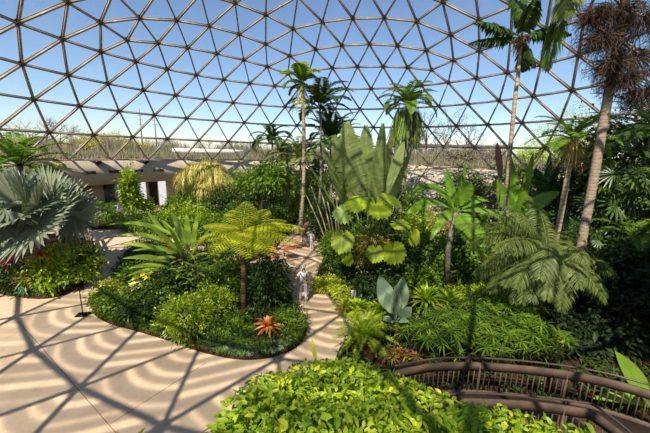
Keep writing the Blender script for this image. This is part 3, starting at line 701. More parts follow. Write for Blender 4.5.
def path_beam(mb, pts, wd, dp):
    pts = np.asarray(pts, float); tg = np.gradient(pts, axis=0); tg[:, 2] = 0; tg /= np.linalg.norm(tg, axis=1, keepdims=True); sd = np.stack([-tg[:, 1], tg[:, 0], 0*tg[:, 0]], 1)*wd/2; uz = np.array([0, 0, dp/2]); K = len(pts)
    v = np.stack([pts-sd-uz, pts+sd-uz, pts+sd+uz, pts-sd+uz], 1).reshape(-1, 3)
    mb.add(v, [[i*4+j, i*4+(j+1) % 4, i*4+4+(j+1) % 4, i*4+4+j] for i in range(K-1) for j in range(4)]+[[0, 1, 2, 3], [K*4-1, K*4-2, K*4-3, K*4-4]])
def path_beam_old(mb, pts, wd, dp):
    for a, b in zip(pts[:-1], pts[1:]):
        d = (b-a)/np.linalg.norm(b-a); mb.beam(a-d*.004, b+d*.004, wd, dp, (0, 0, 1))
for side, pts in (('far', bez(farx)), ('near', bez(nearx))):
    mb = MB(); mb.tube(pts, .024, 10); hr = mb.build('handrail', m_pipe, bridge, smooth=True)
    mb = MB(); path_beam(mb, pts-np.array([0, 0, .235]), .045, .215); mb.build('top_board', m_bridge, bridge)
    mb = MB(); path_beam(mb, pts-np.array([0, 0, .98]), .045, .14); mb.build('bottom_rail', m_bridge, bridge)
    L = np.concatenate([[0], np.cumsum(np.linalg.norm(np.diff(pts, axis=0), axis=1))])
    nb = int(L[-1]/.128)
    for i in range(nb):
        s_ = (i+.5)/nb*L[-1]; p = np.array([np.interp(s_, L, pts[:, k]) for k in range(3)]); mb = MB(); mb.box(p-np.array([0, 0, .62]), (.024, .024, .62), rz=.1); mb.build('baluster', m_bridge, bridge)
    for f in (.02, .35, .66, .98):
        p = np.array([np.interp(f*L[-1], L, pts[:, k]) for k in range(3)]); mb = MB(); mb.box([p[0], p[1], .72], (.045, .045, 1.44)); mb.build('post', m_bridge, bridge)
        mb = MB(); mb.tube([p-np.array([0, 0, .12]), p], .01, 6); mb.build('bracket', m_pipe, bridge)
fa, na = bez(farx, 40), bez(nearx, 40); mb = MB()
v = []; 
for a, b in zip(fa, na): v += [[*a[:2], .6], [*b[:2], .6], [*b[:2], .52], [*a[:2], .52]]
mb.add(v, [[i*4+j, i*4+(j+1) % 4, (i+1)*4+(j+1) % 4, (i+1)*4+j] for i in range(39) for j in range(4)]); mb.build('deck', m_bridge, bridge)
# =================================================================== SIGN STAND, STAKES, BENCH END
p = G(83, 315); t = thing('sign_stand', 'thin black sign stand on a square base on the pavement edge', 'sign', p)
m = MB(); m.box(p+np.array([0, 0, .02]), (.42, .32, .04), rz=.2); m.build('base', m_blackmetal, t)
m = MB(); m.tube([p, p+np.array([0, 0, 1.05])], .018, 8); m.build('pole', m_blackmetal, t)
tp = p+np.array([0, 0, 1.08]); m = MB(); m.box(tp, (.3, .02, .22), ax=[[.6, .8, 0], [-.64, .48, .6], [.48, -.36, .8]]); m.build('sign_plate', m_blackmetal, t)
p = G(23, 297); t = thing('plant_stake', 'small turquoise leaf-shaped ornament on a stake in the left bed edge', 'ornament', p)
m = MB(); m.tube([p, p+np.array([0, 0, .35])], .008, 6); m.build('stake', m_blackmetal, t)
m = MB(); m.blades(p+np.array([0, -.01, .12]), (0, 0, 1), .38, .24, 0, 6, 'oval', .1, up=(.3, -1, .2)); m.build('ornament_plate', plain('turquoise_enamel', (60, 168, 186), .35, .5), t)
p = G(95, 268); t = thing('timber_railing', 'low weathered timber railing between the red-flowered shrub and the path', 'railing', p)
pts = [G(98, 272), G(96, 262), G(93, 252), G(90, 243)]
for i, q in enumerate(pts): m = MB(); m.box(q+np.array([0, 0, .5]), (.12, .12, 1.0)); m.build('post', m_wood, t)
m = MB(); path_beam(m, np.array(pts)+np.array([0, 0, .95]), .06, .2); path_beam(m, np.array(pts)+np.array([0, 0, .5]), .04, .3); m.build('rail', m_wood, t)
p = G(2, 285); t = thing('slatted_bench', 'dark slatted timber seat at the left edge behind the shrubs', 'bench', p)
m = MB(); 
for k in range(6): m.box(p+np.array([-.2, .6, .35+.2*k]), (1.5, .05, .09), rz=.5)
m.build('backrest', m_bridge, t)
m = MB(); m.box(p+np.array([-.1, .3, .42]), (1.5, .5, .05), rz=.5); m.build('seat', m_bridge, t)
for dx, dy in ((-.8, .1), (.5, .7), (-.75, .0), (.6, .45)): m = MB(); m.box(p+np.array([dx, dy, .2]), (.06, .06, .42)); m.build('leg', m_bridge, t)
def sign(name, label, p, w_, h_, post, ang=0., tilt=0., mat=m_white):
    t = thing(name, label, 'sign', p); m = MB(); m.tube([p, p+np.array([0, 0, post])], .015, 6); m.build('stake', m_blackmetal, t)
    m = MB(); m.box(p+np.array([0, -.02, post+h_/2]), (w_, .02, h_), rz=ang); m.build('sign_plate', mat, t)
sign('plant_label', 'small blank white plant label at the foot of the round-leaved plant', G(353, 306), .2, .5, .25, .1)
# =================================================================== ORANGE CAFE TABLES ON THE PATH
m_or = plain('orange_red_paint', (222, 120, 84), .5, .4, 0, .08)
def cafe(name, label, p, r, h, cat, n=3):
    t = thing(name, label, cat, p); m = MB(); m.lathe(p, [(0, h), (r, h), (r+.01, h-.015), (r, h-.03), (0, h-.03)], 24); m.build('top' if cat == 'table' else 'seat', m_or, t)
    m = MB(); m.lathe(p, [(.03, h-.03), (.025, .06), (.03, .02)], 10); m.build('pedestal', m_or, t)
    m = MB()
    for k in range(4): a_ = k*PI/2+.4; m.beam(p+np.array([0, 0, .03]), p+np.array([math.cos(a_)*r*.75, math.sin(a_)*r*.75, .02]), .04, .03, (0, 0, 1))
    m.build('foot', m_or, t)
    if cat == 'stool':
        m = MB(); m.tube([p+np.array([math.cos(a_)*r, math.sin(a_)*r, h+.0]) + np.array([0, 0, .28]) for a_ in np.linspace(.2, 2.9, 9)], .015, 6)
        for a_ in (.2, 1.5, 2.9): m.tube([p+np.array([math.cos(a_)*r, math.sin(a_)*r, h-.02]), p+np.array([math.cos(a_)*r, math.sin(a_)*r, h+.28])], .012, 6)
        m.build('backrest', m_or, t)
cafe('cafe_table', 'round coral-orange cafe table on the path behind the tree fern', G(288, 259), .42, .74, 'table')
cafe('stool', 'orange-red stool in front of the coral cafe table, nearest the tree fern', G(275, 264), .26, .46, 'stool')
cafe('stool', 'orange-red stool left of the coral cafe table, half under the fern fronds', G(272, 256), .26, .46, 'stool')
cafe('stool', 'orange-red stool behind the coral cafe table, farthest up the path', G(296, 249), .26, .46, 'stool')
# tree stump sculpture by the path
p = G(304, 246); t = thing('driftwood_stump', 'gnarled grey-brown driftwood stump beside the path, left of the child in white', 'stump', p)
m = MB(); m.tube([p, p+np.array([.1, 0, .5]), p+np.array([-.1, .05, 1.0]), p+np.array([.15, .1, 1.5]), p+np.array([.35, .1, 1.75])], [.26, .2, .2, .17, .08], 10); m.tube([p+np.array([0, 0, .9]), p+np.array([-.3, 0, 1.35]), p+np.array([-.2, 0, 1.7])], [.12, .1, .04], 8)
m.blob(p+np.array([0, 0, .1]), (.4, .3, .22), 2, .4, 2, 5); m.build('gnarled_wood', barkmat('driftwood', (150, 124, 104), (70, 54, 46), 3), t, smooth=True)
# =================================================================== PEOPLE
def skinned(name, verts, edges, radii, mat, parent, sub=2, loc=np.zeros(3), rz=0.):
    me = bpy.data.meshes.new(name+'_sk'); me.from_pydata([tuple(v) for v in verts], edges, []); o = bpy.data.objects.new(name+'_sk', me); COL.objects.link(o)
    md = o.modifiers.new('s', 'SKIN'); md.use_smooth_shade = True
    for i, r in enumerate(radii):
        sv = me.skin_vertices[0].data[i]; sv.radius = (r if isinstance(r, tuple) else (r, r)); sv.use_root = (i == 0)
    ss = o.modifiers.new('u', 'SUBSURF'); ss.levels = sub; ss.render_levels = sub
    dg = bpy.context.evaluated_depsgraph_get(); dg.update(); nm = bpy.data.meshes.new_from_object(o.evaluated_get(dg)); nm.name = name
    bpy.data.objects.remove(o); nm.materials.clear()
    co, si = math.cos(rz), math.sin(rz); a = np.zeros(len(nm.vertices)*3, np.float32); nm.vertices.foreach_get('co', a); a = a.reshape(-1, 3)
    b = a.copy(); b[:, 0] = a[:, 0]*co-a[:, 1]*si; b[:, 1] = a[:, 0]*si+a[:, 1]*co; nm.vertices.foreach_set('co', b.ravel())
    return link(name, nm, mat, parent, True)
m_skin = plain('skin', (206, 156, 126), .55, .4, 0, .04, 20)
def person(label, base, rz, hgt, shirt, pants, hair, shoe, hat=None, strap=None, bag=None, elbow=.3):
    """body faces -y in its own frame before turning by rz; hgt metres"""
    t = thing('person', label, 'person', base); k = hgt/1.75; V = []; E_ = []; R = []
    def v(x, y, z, r, par=None):
        V.append((x*k, y*k, z*k)); R.append(tuple(q*k for q in r) if isinstance(r, tuple) else r*k)
        if par is not None: E_.append((par, len(V)-1))
        return len(V)-1
    pel = v(0, 0, .95, (.15, .11)); wai = v(0, .0, 1.1, (.135, .1), pel); che = v(0, .01, 1.3, (.16, .115), wai); up = v(0, .01, 1.42, (.12, .09), che); nk = v(0, 0, 1.5, .055, up); hb_ = v(0, -.01, 1.58, .07, nk); hd = v(0, -.015, 1.66, (.085, .1), hb_); v(0, -.01, 1.73, .06, hd)
    ch = v(0, -.1, 1.6, .03, hb_); ns = v(0, -.118, 1.65, .016, hd)
    sh = {}
    for s in (-1, 1):
        hp = v(s*.1, 0, .88, .085, pel); kn = v(s*.12, -.02 if s < 0 else -.07, .5, .058, hp); an = v(s*.13, .03 if s < 0 else -.06, .09, .04, kn); v(s*.14, (-.1 if s < 0 else -.2), .04, .032, an)
        a0 = v(s*.18, .01, 1.41, .052, up); el = v(s*(.27+.05*(s > 0)), .03, 1.16, .04, a0); hnd = (s*.2, -.24, 1.12) if s > 0 else (s*.27, -.1, .94)
        wr = v(*hnd, .027, el); dd = np.array(hnd)-np.array(V[el])/k; dd /= np.linalg.norm(dd); pm = v(*(np.array(hnd)+dd*.06), (.036, .02), wr)
        pp = np.array(V[pm])/k; sd = np.array([0, 1, 0]) if s < 0 else np.array([0, 0, 1.])
        for j, (o_, l_) in enumerate(((-.03, .07), (-.01, .085), (.01, .08), (.03, .06))):
            b_ = v(*(pp+dd*.03+sd*o_), .0095, pm); c_ = v(*(pp+dd*(.03+l_*.5)+sd*o_), .009, b_); v(*(pp+dd*(.03+l_*.85)+sd*o_+np.array([-s*.02, 0, 0])), .008, c_)
        th_ = v(*(pp-sd*.045+dd*.01), .011, pm); v(*(pp-sd*.06+dd*.045), .009, th_)
        sh[s] = (V[a0], V[el], V[hp], V[kn], V[an], V[wr])
    o = skinned('body', V, E_, R, m_skin, t, 2, rz=rz)
    def sub(name, pts, edges, radii, mat): return skinned(name, [tuple(np.array(p)) for p in pts], edges, [tuple(q*k for q in r) if isinstance(r, tuple) else r*k for r in radii], mat, t, 2, rz=rz)
    K = lambda x, y, z: (x*k, y*k, z*k)
    # shirt
    pts = [K(0, 0, .98), K(0, 0, 1.12), K(0, .01, 1.3), K(0, .01, 1.44)]; ed = [(0, 1), (1, 2), (2, 3)]; rd = [(.175, .135), (.15, .12), (.168, .128), (.11, .095)]
    for s in (-1, 1):
        a, e = np.array(sh[s][0]), np.array(sh[s][1]); n0 = len(pts); pts += [tuple(a), tuple(a+(e-a)*.55)]; ed += [(3, n0), (n0, n0+1)]; rd += [.062, .054]
    sub('shirt', pts, ed, rd, shirt)
    pts = [K(0, 0, 1.0), K(0, 0, .93)]; ed = [(0, 1)]; rd = [(.15, .12), (.165, .13)]
    for s in (-1, 1):
        h, n_, a = map(np.array, sh[s][2:5]); n0 = len(pts); pts += [tuple(h), tuple(n_), tuple(a+(n_-a)*.1)]; ed += [(1, n0), (n0, n0+1), (n0+1, n0+2)]; rd += [.105, .078, .058]
    sub('trousers', pts, ed, rd, pants)
    for s in (-1, 1):
        a = np.array(sh[s][4]); pts = [tuple(a+np.array([0, .03, -.03])*k), tuple(a+np.array([0, -.06, -.05])*k), tuple(a+np.array([0, -.14, -.055])*k)]; sub('shoe', pts, [(0, 1), (1, 2)], [.05, .045, .035], shoe)
    if hat is None: sub('hair', [K(0, .02, 1.6), K(0, .015, 1.68), K(0, 0, 1.735)], [(0, 1), (1, 2)], [(.085, .075), (.1, .1), .075], hair)
    else:
        sub('hair', [K(0, .035, 1.56), K(0, .03, 1.63)], [(0, 1)], [(.075, .06), (.09, .08)], hair)
        hc = np.array(base)+np.array(K(0, 0, 1.685)); m = MB(); m.lathe(hc, [(.002, .11*k), (.06*k, .1*k), (.1*k, .055*k), (.112*k, 0), (.113*k, -.02*k)], 18); m.build('cap', hat, t, smooth=True)
    for s in (-1, 1):
        m = MB(); c = np.array([s*.034*k, -.1*k, 1.662*k]); co, si = math.cos(rz), math.sin(rz); c = np.array([c[0]*co-c[1]*si, c[0]*si+c[1]*co, c[2]])
        m.blob(np.array(base)+c, (.012*k,)*3, 1, 0, 1, 1); m.build('eye', m_blackmetal, t)
        c = np.array([s*.092*k, 0, 1.645*k]); c = np.array([c[0]*co-c[1]*si, c[0]*si+c[1]*co, c[2]]); m = MB(); m.blob(np.array(base)+c, (.012*k, .022*k, .03*k), 1, 0, 1, 1); m.build('ear', m_skin, t)
    co, si = math.cos(rz), math.sin(rz); rot = lambda p: np.array(base)+np.array([p[0]*co-p[1]*si, p[0]*si+p[1]*co, p[2]])*k
    if strap is not None:
        a_ = np.linspace(0, 2*PI, 26); pts = [rot((.17*math.cos(u)*.98, .155*math.sin(u), 1.24+.2*math.cos(u))) for u in a_]; m = MB(); m.tube(pts, .016*k, 6); m.build('shoulder_strap', strap, t)
    if bag is not None:
        m = MB(); m.loc = rot((.3, 0, .7)); m.box(rot((.33, .02, .78)), (.1*k, .32*k, .3*k), rz=rz); m.tube([rot((.33, -.1, .92)), rot((.3, -.06, 1.08)), rot((.3, .06, 1.08)), rot((.33, .1, .92))], .01, 6)
        b = m.build('shoulder_bag', bag); tag(b, 'blue bag hanging at the side of the distant figure in white', 'bag')
    return t
m_wshirt = plain('white_cotton', (240, 238, 240), .85, .1, 0, .03); m_lil = plain('pale_lilac_trousers', (206, 196, 210), .85, .1, 0, .1, 6)
m_cap = plain('cream_cap', (244, 238, 230), .8, .1); m_hair = plain('grey_hair', (150, 142, 134), .8, .2, 0, .2, 30)
person('person in a white shirt and pale trousers walking away along the path', G(303, 302.5), PI+.1, 1.7, m_wshirt, m_lil, m_hair, m_white, hat=m_cap, strap=m_blackmetal)
person('distant smaller person in white standing at the bend of the path', G(311.5, 250), PI-.5, 1.34, m_wshirt, m_white, m_hair, m_white, bag=plain('blue_bag', (30, 130, 178), .6))
L_ban = leafmat('banana_leaf', [(96, 140, 46), (116, 156, 60), (82, 126, 42)], .38, .4, .45)
# =================================================================== LEFT SIDE
def palm_at(px, py, Y, zb=0.): h = XZ(px, py, Y); return np.array([h[0], h[1], zb]), h
# big silver fan palm
base, hd = palm_at(38, 228, 13.8); t = thing('silver_fan_palm', 'large silver-blue fan palm with stiff pleated leaves over the left bed', 'palm', base)
m = MB(); m.tube([base, base+(hd-base)*.5, hd], [.3, .26, .24], 12); m.build('trunk', B_grey, t, smooth=True)
for i in range(17):
    az = -PI/2+i*2.39996; el = [1.3, 1.15, 1.05, .95, .9, .8, .7, .65, .6, .55, .5, .45, .4, .3, .25, .2, .15, .1, .05][i]; d = np.array([math.cos(az)*math.cos(el), math.sin(az)*math.cos(el), math.sin(el)]); hub = hd+d*random.uniform(1.25, 1.6)
    nr = np.array([0, 0, 1.])-d*d[2]; nr /= np.linalg.norm(nr); nr = nr-d*.15+np.cross(d, nr)*random.uniform(-.45, .45)+np.array([.05, -.85, 0]); fw = d*.9+np.array([0, 0, -.25 if el < .6 else 0])
    m = MB(); fan_leaf(m, hd, hub, nr, random.uniform(1.7, 2.0), 34, 4.7, droop=.1, fold=.38, pr=.04, wk=1.5, seg=6, fwd=fw, sub=True); m.build('fan_leaf', L_silver, t)
# green palm behind it
base, hd = palm_at(20, 166, 18.5); palm('feather_palm', 'green arching palm behind the silver fan palm at the left edge', base, hd, (.16, .13), crown_set(18, 3.1, (1.3, -.1), 1.5, 36, .75, .1), L_mid, B_grey)
base, hd = palm_at(50, 176, 19); palm('young_palm', 'small yellow-green palm between the silver fan palm and the concrete ring', base, hd, (.1, .08), crown_set(9, 1.6, (1.2, -.1), 1.5, 24, .45, .06), L_yel, B_grey)
# shrubs of the left bed
B = lambda px, py: G(px, py)
shrub('leafy_shrub', 'bright green leafy shrub under the silver fan palm, beside the timber railing', 'shrub', B(74, 286), (1.25, .9, 1.05), L_bright, 1900, .17, trunk=.2)
shrub('leafy_shrub', 'yellow-green leafy shrub in the middle of the left bed', 'shrub', B(52, 290), (1.0, .8, .85), L_bright, 1300, .17, trunk=.15)
shrub('leafy_shrub', 'dark green leafy shrub at the left end of the left bed', 'shrub', B(22, 292), (1.1, .7, .6), L_dark, 1200, .15)
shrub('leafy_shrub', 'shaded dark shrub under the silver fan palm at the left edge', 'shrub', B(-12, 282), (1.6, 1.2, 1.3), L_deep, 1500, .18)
shrub('flowering_shrub', 'dark shrub with one red flower beside the timber railing', 'shrub', B(90, 281), (.6, .5, .95), L_dark, 900, .13, trunk=.2)
m = MB(); c = XZ(92, 268, 14.3); m.loc = c
for a_ in range(7): m.blades(c, (math.cos(a_*.9), -.8, math.sin(a_*.9)), .14, .1, .1, 3, 'oval', .1, up=(0, -1, .2))
tag(m.build('hibiscus_flower', plain('red_petal', (214, 30, 34), .5)), 'single bright red flower on the dark shrub by the railing', 'flower')
def cordyline(label, p, h, n, L, mat, W=.07, stem=True, name='cordyline'):
    t = thing(name, label, 'plant', p); top = np.array(p)+np.array([0, 0, h]); m = MB(); rosette(m, top, n, L, W, (-.2, 1.35), .35, 'lance', 4); m.build('leaves', mat, t)
    if stem: m = MB(); m.tube([np.array(p), top], [.03, .02], 6); m.build('stem', m_stem, t)
cordyline('crimson-leaved plant at the left edge under the silver palm', G(18, 293), 1.5, 30, .62, L_red)
cordyline('crimson-leaved plant rising between the shrubs under the silver palm', G(47, 293), 1.75, 34, .55, L_red)
cordyline('maroon and olive leaved plant at the front of the left bed', G(28, 296), .75, 28, .55, L_brom)
cordyline('small crimson-leaved plant just below the silver palm fronds on the right', G(76, 279), 1.7, 22, .4, L_red)
def cover(poly, n, name, label, mat, L=(.1, .2), W=.03, z=.1, prof='lance', h=.12, cat='ground cover', cl=5):
    q = sample(poly, n); m = MB(); k = rng.normal(0, 1, (n*cl, 3)); k[:, 2] = np.abs(k[:, 2])*.9+.25
    p = np.repeat(np.concatenate([q, np.full((n, 1), z)], 1), cl, 0); p[:, 2] += rng.random(n*cl)*h; m.blades(p, k, rng.uniform(*L, n*cl), W, .35, 2, prof, .3)
    m.loc = np.array([*np.mean(poly, 0), z]); return tag(m.build(name, mat), label, cat, kind='stuff')
gp = lambda L: np.array([G(*p)[:2] for p in L])
cover(gp([(-5, 285), (10, 296), (45, 299), (75, 291), (95, 275), (94, 266), (70, 280), (40, 288), (0, 282)]), 1300, 'ground_cover', 'low grey-green creeping cover along the front edge of the left bed', L_soft, (.07, .16), .035)
# vine column by the path, rear
shrub('young_tree', 'upright bright green leafy young tree in front of the concrete ring', 'tree', P(134, 26, 0), (.75, .75, 2.3), L_bright, 2300, .28, trunk=.6)
shrub('young_tree', 'slender yellow-green leafy tree just right of the upright young tree', 'tree', P(149, 27, 0), (.5, .5, .9), L_yel, 700, .2, trunk=.6)
shrub('leafy_shrub', 'dense green shrub at the foot of the upright young tree', 'shrub', P(138, 23.2, 0), (1.5, .8, .8), L_mid, 1700, .18)
shrub('leafy_shrub', 'pale-green bush beyond the path left of the upright young tree', 'shrub', P(104, 27, 0), (1.4, 1, .9), L_mid, 900, .2)
m = MB(); c = P(96, 29, 0); m.loc = c; m.box(c+np.array([0, 0, .45]), (5, .6, .9)); tag(m.build('low_white_wall', m_white), 'low white planter wall beyond the silver palm under the concrete ring', 'wall')
# =================================================================== ISLAND BED
def ginger(name, label, p, n, h, L, W, mat, lean=.6, seed=0, tear=0, spread=1.):
    """clump of long broad leaves on canes; each cane carries several leaves"""
    t = thing(name, label, 'plant', p); m = MB(); s_ = MB(); p = np.array(p)
    for i in range(n):
        a_ = i*2.4+seed; e = lean*(.35+.65*i/n)*spread; tip = p+np.array([math.cos(a_)*math.sin(e), math.sin(a_)*math.sin(e), math.cos(e)])*h*random.uniform(.7, 1.05); mid = (p+tip)/2+np.array([0, 0, .1*h])
        tt = np.linspace(0, 1, 6)[:, None]; cn = (1-tt)**2*p+2*tt*(1-tt)*mid+tt*tt*tip; s_.tube(cn, np.linspace(.028, .014, 6), 6)
        for k in range(5):
            f = .45+.13*k; q = np.array([np.interp(f, tt[:, 0], cn[:, j]) for j in range(3)]); dv = np.array([math.cos(a_)*.9+random.gauss(0, .3), math.sin(a_)*.9+random.gauss(0, .3), random.uniform(.15, .8)]); side = (-1)**k*.8
            dv += side*np.array([-math.sin(a_), math.cos(a_), 0]); m.blades(q, dv, L*random.uniform(.75, 1.1), W*random.uniform(.8, 1.1), .35, 6, 'lance', .22)
    m.build('leaves', mat, t); s_.build('stem', m_stem, t); return t
L_ging = leafmat('ginger_leaf', [(78, 112, 36), (100, 136, 44), (124, 152, 60), (64, 96, 32)], .32, .3, .6)
t = thing('shell_ginger', 'large plant with long glossy arching leaves reaching over the path from the island', 'plant', P(180, 13.6))
ft = P(182, 13.8, .1)
for i, (px, py, Y, W, dr, sx, sy, sY) in enumerate([(108, 222, 13.4, .3, .35, 175, 236, 13.7), (118, 244, 13.0, .34, .3, 165, 252, 13.4), (122, 258, 13.0, .36, .25, 170, 262, 13.5), (128, 268, 12.8, .32, .3, 168, 268, 13.4), (126, 282, 12.4, .3, .3, 170, 275, 13.2), (145, 208, 13.8, .26, .1, 170, 244, 13.8), (172, 211, 14.0, .34, .05, 186, 248, 13.8), (198, 213, 13.9, .3, .05, 192, 250, 13.8), (150, 226, 13.2, .3, .2, 182, 256, 13.6), (205, 238, 13.4, .26, .2, 188, 262, 13.6), (140, 236, 13.6, .3, .3, 184, 252, 13.8), (158, 290, 12.6, .28, .3, 178, 272, 13.2), (196, 288, 12.7, .26, .3, 186, 262, 13.4), (188, 222, 14.2, .3, .1, 188, 254, 13.9), (160, 218, 14.4, .3, .12, 182, 246, 14.0), (132, 250, 13.6, .3, .3, 176, 255, 13.7), (176, 282, 12.6, .26, .3, 182, 262, 13.3), (115, 234, 13.2, .26, .35, 170, 244, 13.6), (138, 222, 13.6, .24, .25, 174, 244, 13.8), (126, 276, 12.2, .26, .3, 166, 270, 13.2), (186, 212, 14.2, .28, .04, 189, 246, 13.9), (212, 226, 13.8, .24, .15, 192, 256, 13.7), (208, 252, 13.0, .26, .3, 188, 262, 13.5), (148, 262, 12.4, .28, .3, 176, 258, 13.4), (168, 226, 13.0, .28, .12, 182, 254, 13.5), (146, 246, 12.8, .28, .25, 178, 254, 13.5)]):
    s0 = XZ(sx, sy, sY); tip = XZ(px, py, Y); dv = tip-s0; Lg = np.linalg.norm(dv); aim = dv+np.array([0, 0, Lg*dr]); m = MB()
    m.blades(s0, aim, np.linalg.norm(aim), W, dr, 9, 'lance', .2, up=(.1, -.4, 1)); m.build('leaf', L_ging, t)
    m = MB(); m.tube([ft, (ft+s0)/2+np.array([0, 0, .15]), s0], [.035, .03, .018], 6); m.build('stem', m_stem, t)
m = MB(); 
for a_ in range(12): m.blades(XZ(163, 241, 13.1), rnd_dirs(1)[0], .12, .06, .2, 2, 'oval', .2)
for a_ in range(16): m.blades(XZ(170, 248, 13.0), rnd_dirs(1)[0], .14, .07, .2, 2, 'oval', .2)
m.build('flower', plain('orange_flower', (226, 120, 40), .6), t)
# tree fern
base = G(244, 317); hd = XZ(243, 231, 11.8); t = thing('tree_fern', 'tree fern with a slim brown trunk and lime-yellow feathery crown on the island', 'fern', base)
m = MB(); m.tube([base, base+(hd-base)*.3, base+(hd-base)*.7, hd], [.13, .11, .1, .1], 12); m.build('trunk', B_fern, t, smooth=True)
for i in range(13):
    az = [0.0, .35, -.3, PI, PI-.45, PI+.4, 1.2, -1.2, 2.1, -2.2, 1.7, .65, -.75][i]; el = [.45, .3, .25, .5, .35, .2, .7, .05, .7, .0, 1.0, .5, .1][i]
    Lg = random.uniform(1.6, 2.0)*(1.25 if abs(az) < .5 else 1); m = MB(); n2 = 14
    # bipinnate: side pinnae each with fine leaflets
    tt = np.linspace(0, 1, 12); an = el-.85*tt; pts = [hd.copy()]
    for k in range(11): pts.append(pts[-1]+Lg/11*np.array([math.cos(an[k])*math.cos(az), math.cos(an[k])*math.sin(az), math.sin(an[k])]))
    pts = np.array(pts); m.tube(pts, np.linspace(.02, .005, 12), 5)
    for u in np.linspace(.14, .97, n2):
        q = np.array([np.interp(u, tt, pts[:, k]) for k in range(3)]); wl = .62*math.sin(PI*min(1, u*.8+.18))**.8
        for sg in (-1, 1):
            d = np.array([-math.sin(az)*sg+.35*math.cos(az), math.cos(az)*sg+.35*math.sin(az), -.12]); d /= np.linalg.norm(d); kk = max(4, int(wl/.045)); f = np.linspace(.08, 1, kk); cpt = q+d*wl*f[:, None]; cpt[:, 2] -= .18*wl*f**2
            pd = np.cross(d, [0, 0, 1.]); ll = .085*np.sin(PI*(f*.85+.12))+.02
            m.blades(cpt, pd+d*.4, ll, .06, .1, 2, 'lance', .1); m.blades(cpt, -pd+d*.4, ll, .06, .1, 2, 'lance', .1)
    m.build('frond', L_fern, t)
# island shrubs
I = lambda px, py, dz=0: G(px, py)+np.array([0, 0, .08+dz])
shrub('leafy_shrub', 'big lime-green fine-leaved shrub at the front of the island', 'shrub', I(188, 332), (1.0, .75, .62), L_bright, 3400, .12, .4, trunk=.1)
shrub('leafy_shrub', 'lime-green fine-leaved shrub on the island just right of the biggest lime shrub', 'shrub', I(215, 318), (.8, .7, .6), L_bright, 1800, .12, .4, trunk=.1)
shrub('leafy_shrub', 'mid green bush at the left tip of the island by the sign stand', 'shrub', I(118, 312), (.85, .6, .42), L_mid, 1500, .14)
shrub('leafy_shrub', 'variegated cream and green shrub at the island tip', 'shrub', I(112, 300), (.7, .5, .35), L_yel, 900, .16)
shrub('leafy_shrub', 'olive green low bush on the island edge between the tip and the succulents', 'shrub', I(140, 322), (.8, .5, .4), L_dark, 1300, .13)
shrub('leafy_shrub', 'dull green bush behind the yellow-flowered plant on the island', 'shrub', I(150, 305), (.9, .7, .55), L_mid, 1500, .14)
shrub('leafy_shrub', 'dark green shrub on the island left of the tree fern trunk', 'shrub', I(222, 298), (.9, .8, .85), L_mid, 1800, .14)
shrub('leafy_shrub', 'tall dark-leaved shrub on the island beside the walking person', 'shrub', I(270, 306), (.75, .8, 1.05), L_dark, 2300, .15, trunk=.3)
shrub('leafy_shrub', 'dark leafy shrub right of the tree fern trunk', 'shrub', I(258, 303), (.7, .7, .8), L_dark, 1600, .14, trunk=.2)
shrub('leafy_shrub', 'grass-green low bush on the island edge below the walking person', 'shrub', I(288, 334), (.55, .5, .45), L_mid, 1200, .13, .3)
shrub('leafy_shrub', 'low green bush left of the orange bromeliad', 'shrub', I(228, 336), (.7, .5, .35), L_mid, 1300, .13, .3)
ginger('ginger_clump', 'cane-stemmed green plant left of the tree fern trunk, behind the lime shrubs', I(222, 292), 14, 1.9, .6, .13, L_ging)
ginger('ginger_clump', 'cane-stemmed green plant between the long-leaved ginger and the lime shrubs', I(196, 296), 14, 1.7, .6, .13, L_ging, seed=1)
ginger('ginger_clump', 'leafy caned plant at the back of the island beyond the tree fern', I(226, 272), 12, 1.7, .6, .14, L_mid, seed=2)
shrub('leafy_shrub', 'tangled green shrub behind the long-leaved ginger', 'shrub', I(208, 282), (1.2, .9, 1.0), L_mid, 2000, .17)
shrub('leafy_shrub', 'shaded shrub under the long-leaved ginger on the island', 'shrub', I(176, 292), (1.2, .9, .7), L_dark, 1600, .16)
shrub('leafy_shrub', 'shaded low bush on the island beside the path, left of the ginger', 'shrub', I(140, 284), (.8, .7, .5), L_mid, 1100, .15)
shrub('leafy_shrub', 'broad-leaved green shrub behind the tree fern trunk', 'shrub', I(240, 292), (.8, .7, .9), L_mid, 1200, .2)
def poinsettia(label, p, mat, n=9, r=.3):
    t = thing('yellow_flowered_plant', label, 'plant', p); m = MB()
    for i in range(n):
        c = np.array(p)+np.array([rng.normal(0, r), rng.normal(0, r*.7), .8+rng.random()*.2]); rosette(m, c, 10, .19, .1, (-.1, .6), .2, 'lance', 3)
    m.build('flower', mat, t); m = MB(); scatter_leaves(m, np.array(p)+np.array([0, 0, .42]), (.42, .36, .38), 300, .13); m.build('foliage', L_mid, t)
poinsettia('plant with bright yellow bracts on the island, below the ginger leaves', I(147, 296), plain('yellow_bract', (236, 220, 60), .5), 8, .22)
poinsettia('plant with cream-yellow bracts in front of the bright yellow one', I(142, 306), plain('cream_bract', (232, 228, 140), .5), 6, .18)
poinsettia('low cream-yellow bracted plant at the left tip of the island', I(104, 306), plain('pale_yellow_bract', (206, 206, 96), .5), 4, .2)
def brom(name, label, p, n, L, W, mat, group=None, el=(.1, 1.2)):
    t = thing(name, label, 'plant', p, group); m = MB(); rosette(m, np.array(p)+np.array([0, 0, .05]), n, L, W, el, .4, 'strap', 5, .35); m.build('leaves', mat, t); m = MB(); m.tube([np.array(p), np.array(p)+np.array([0, 0, .14])], [.05, .03], 7); m.build('stem', m_stem, t); return t
brom('bromeliad', 'large orange and crimson star-shaped bromeliad at the front of the island', I(268, 338, .3), 38, .66, .1, L_orange)
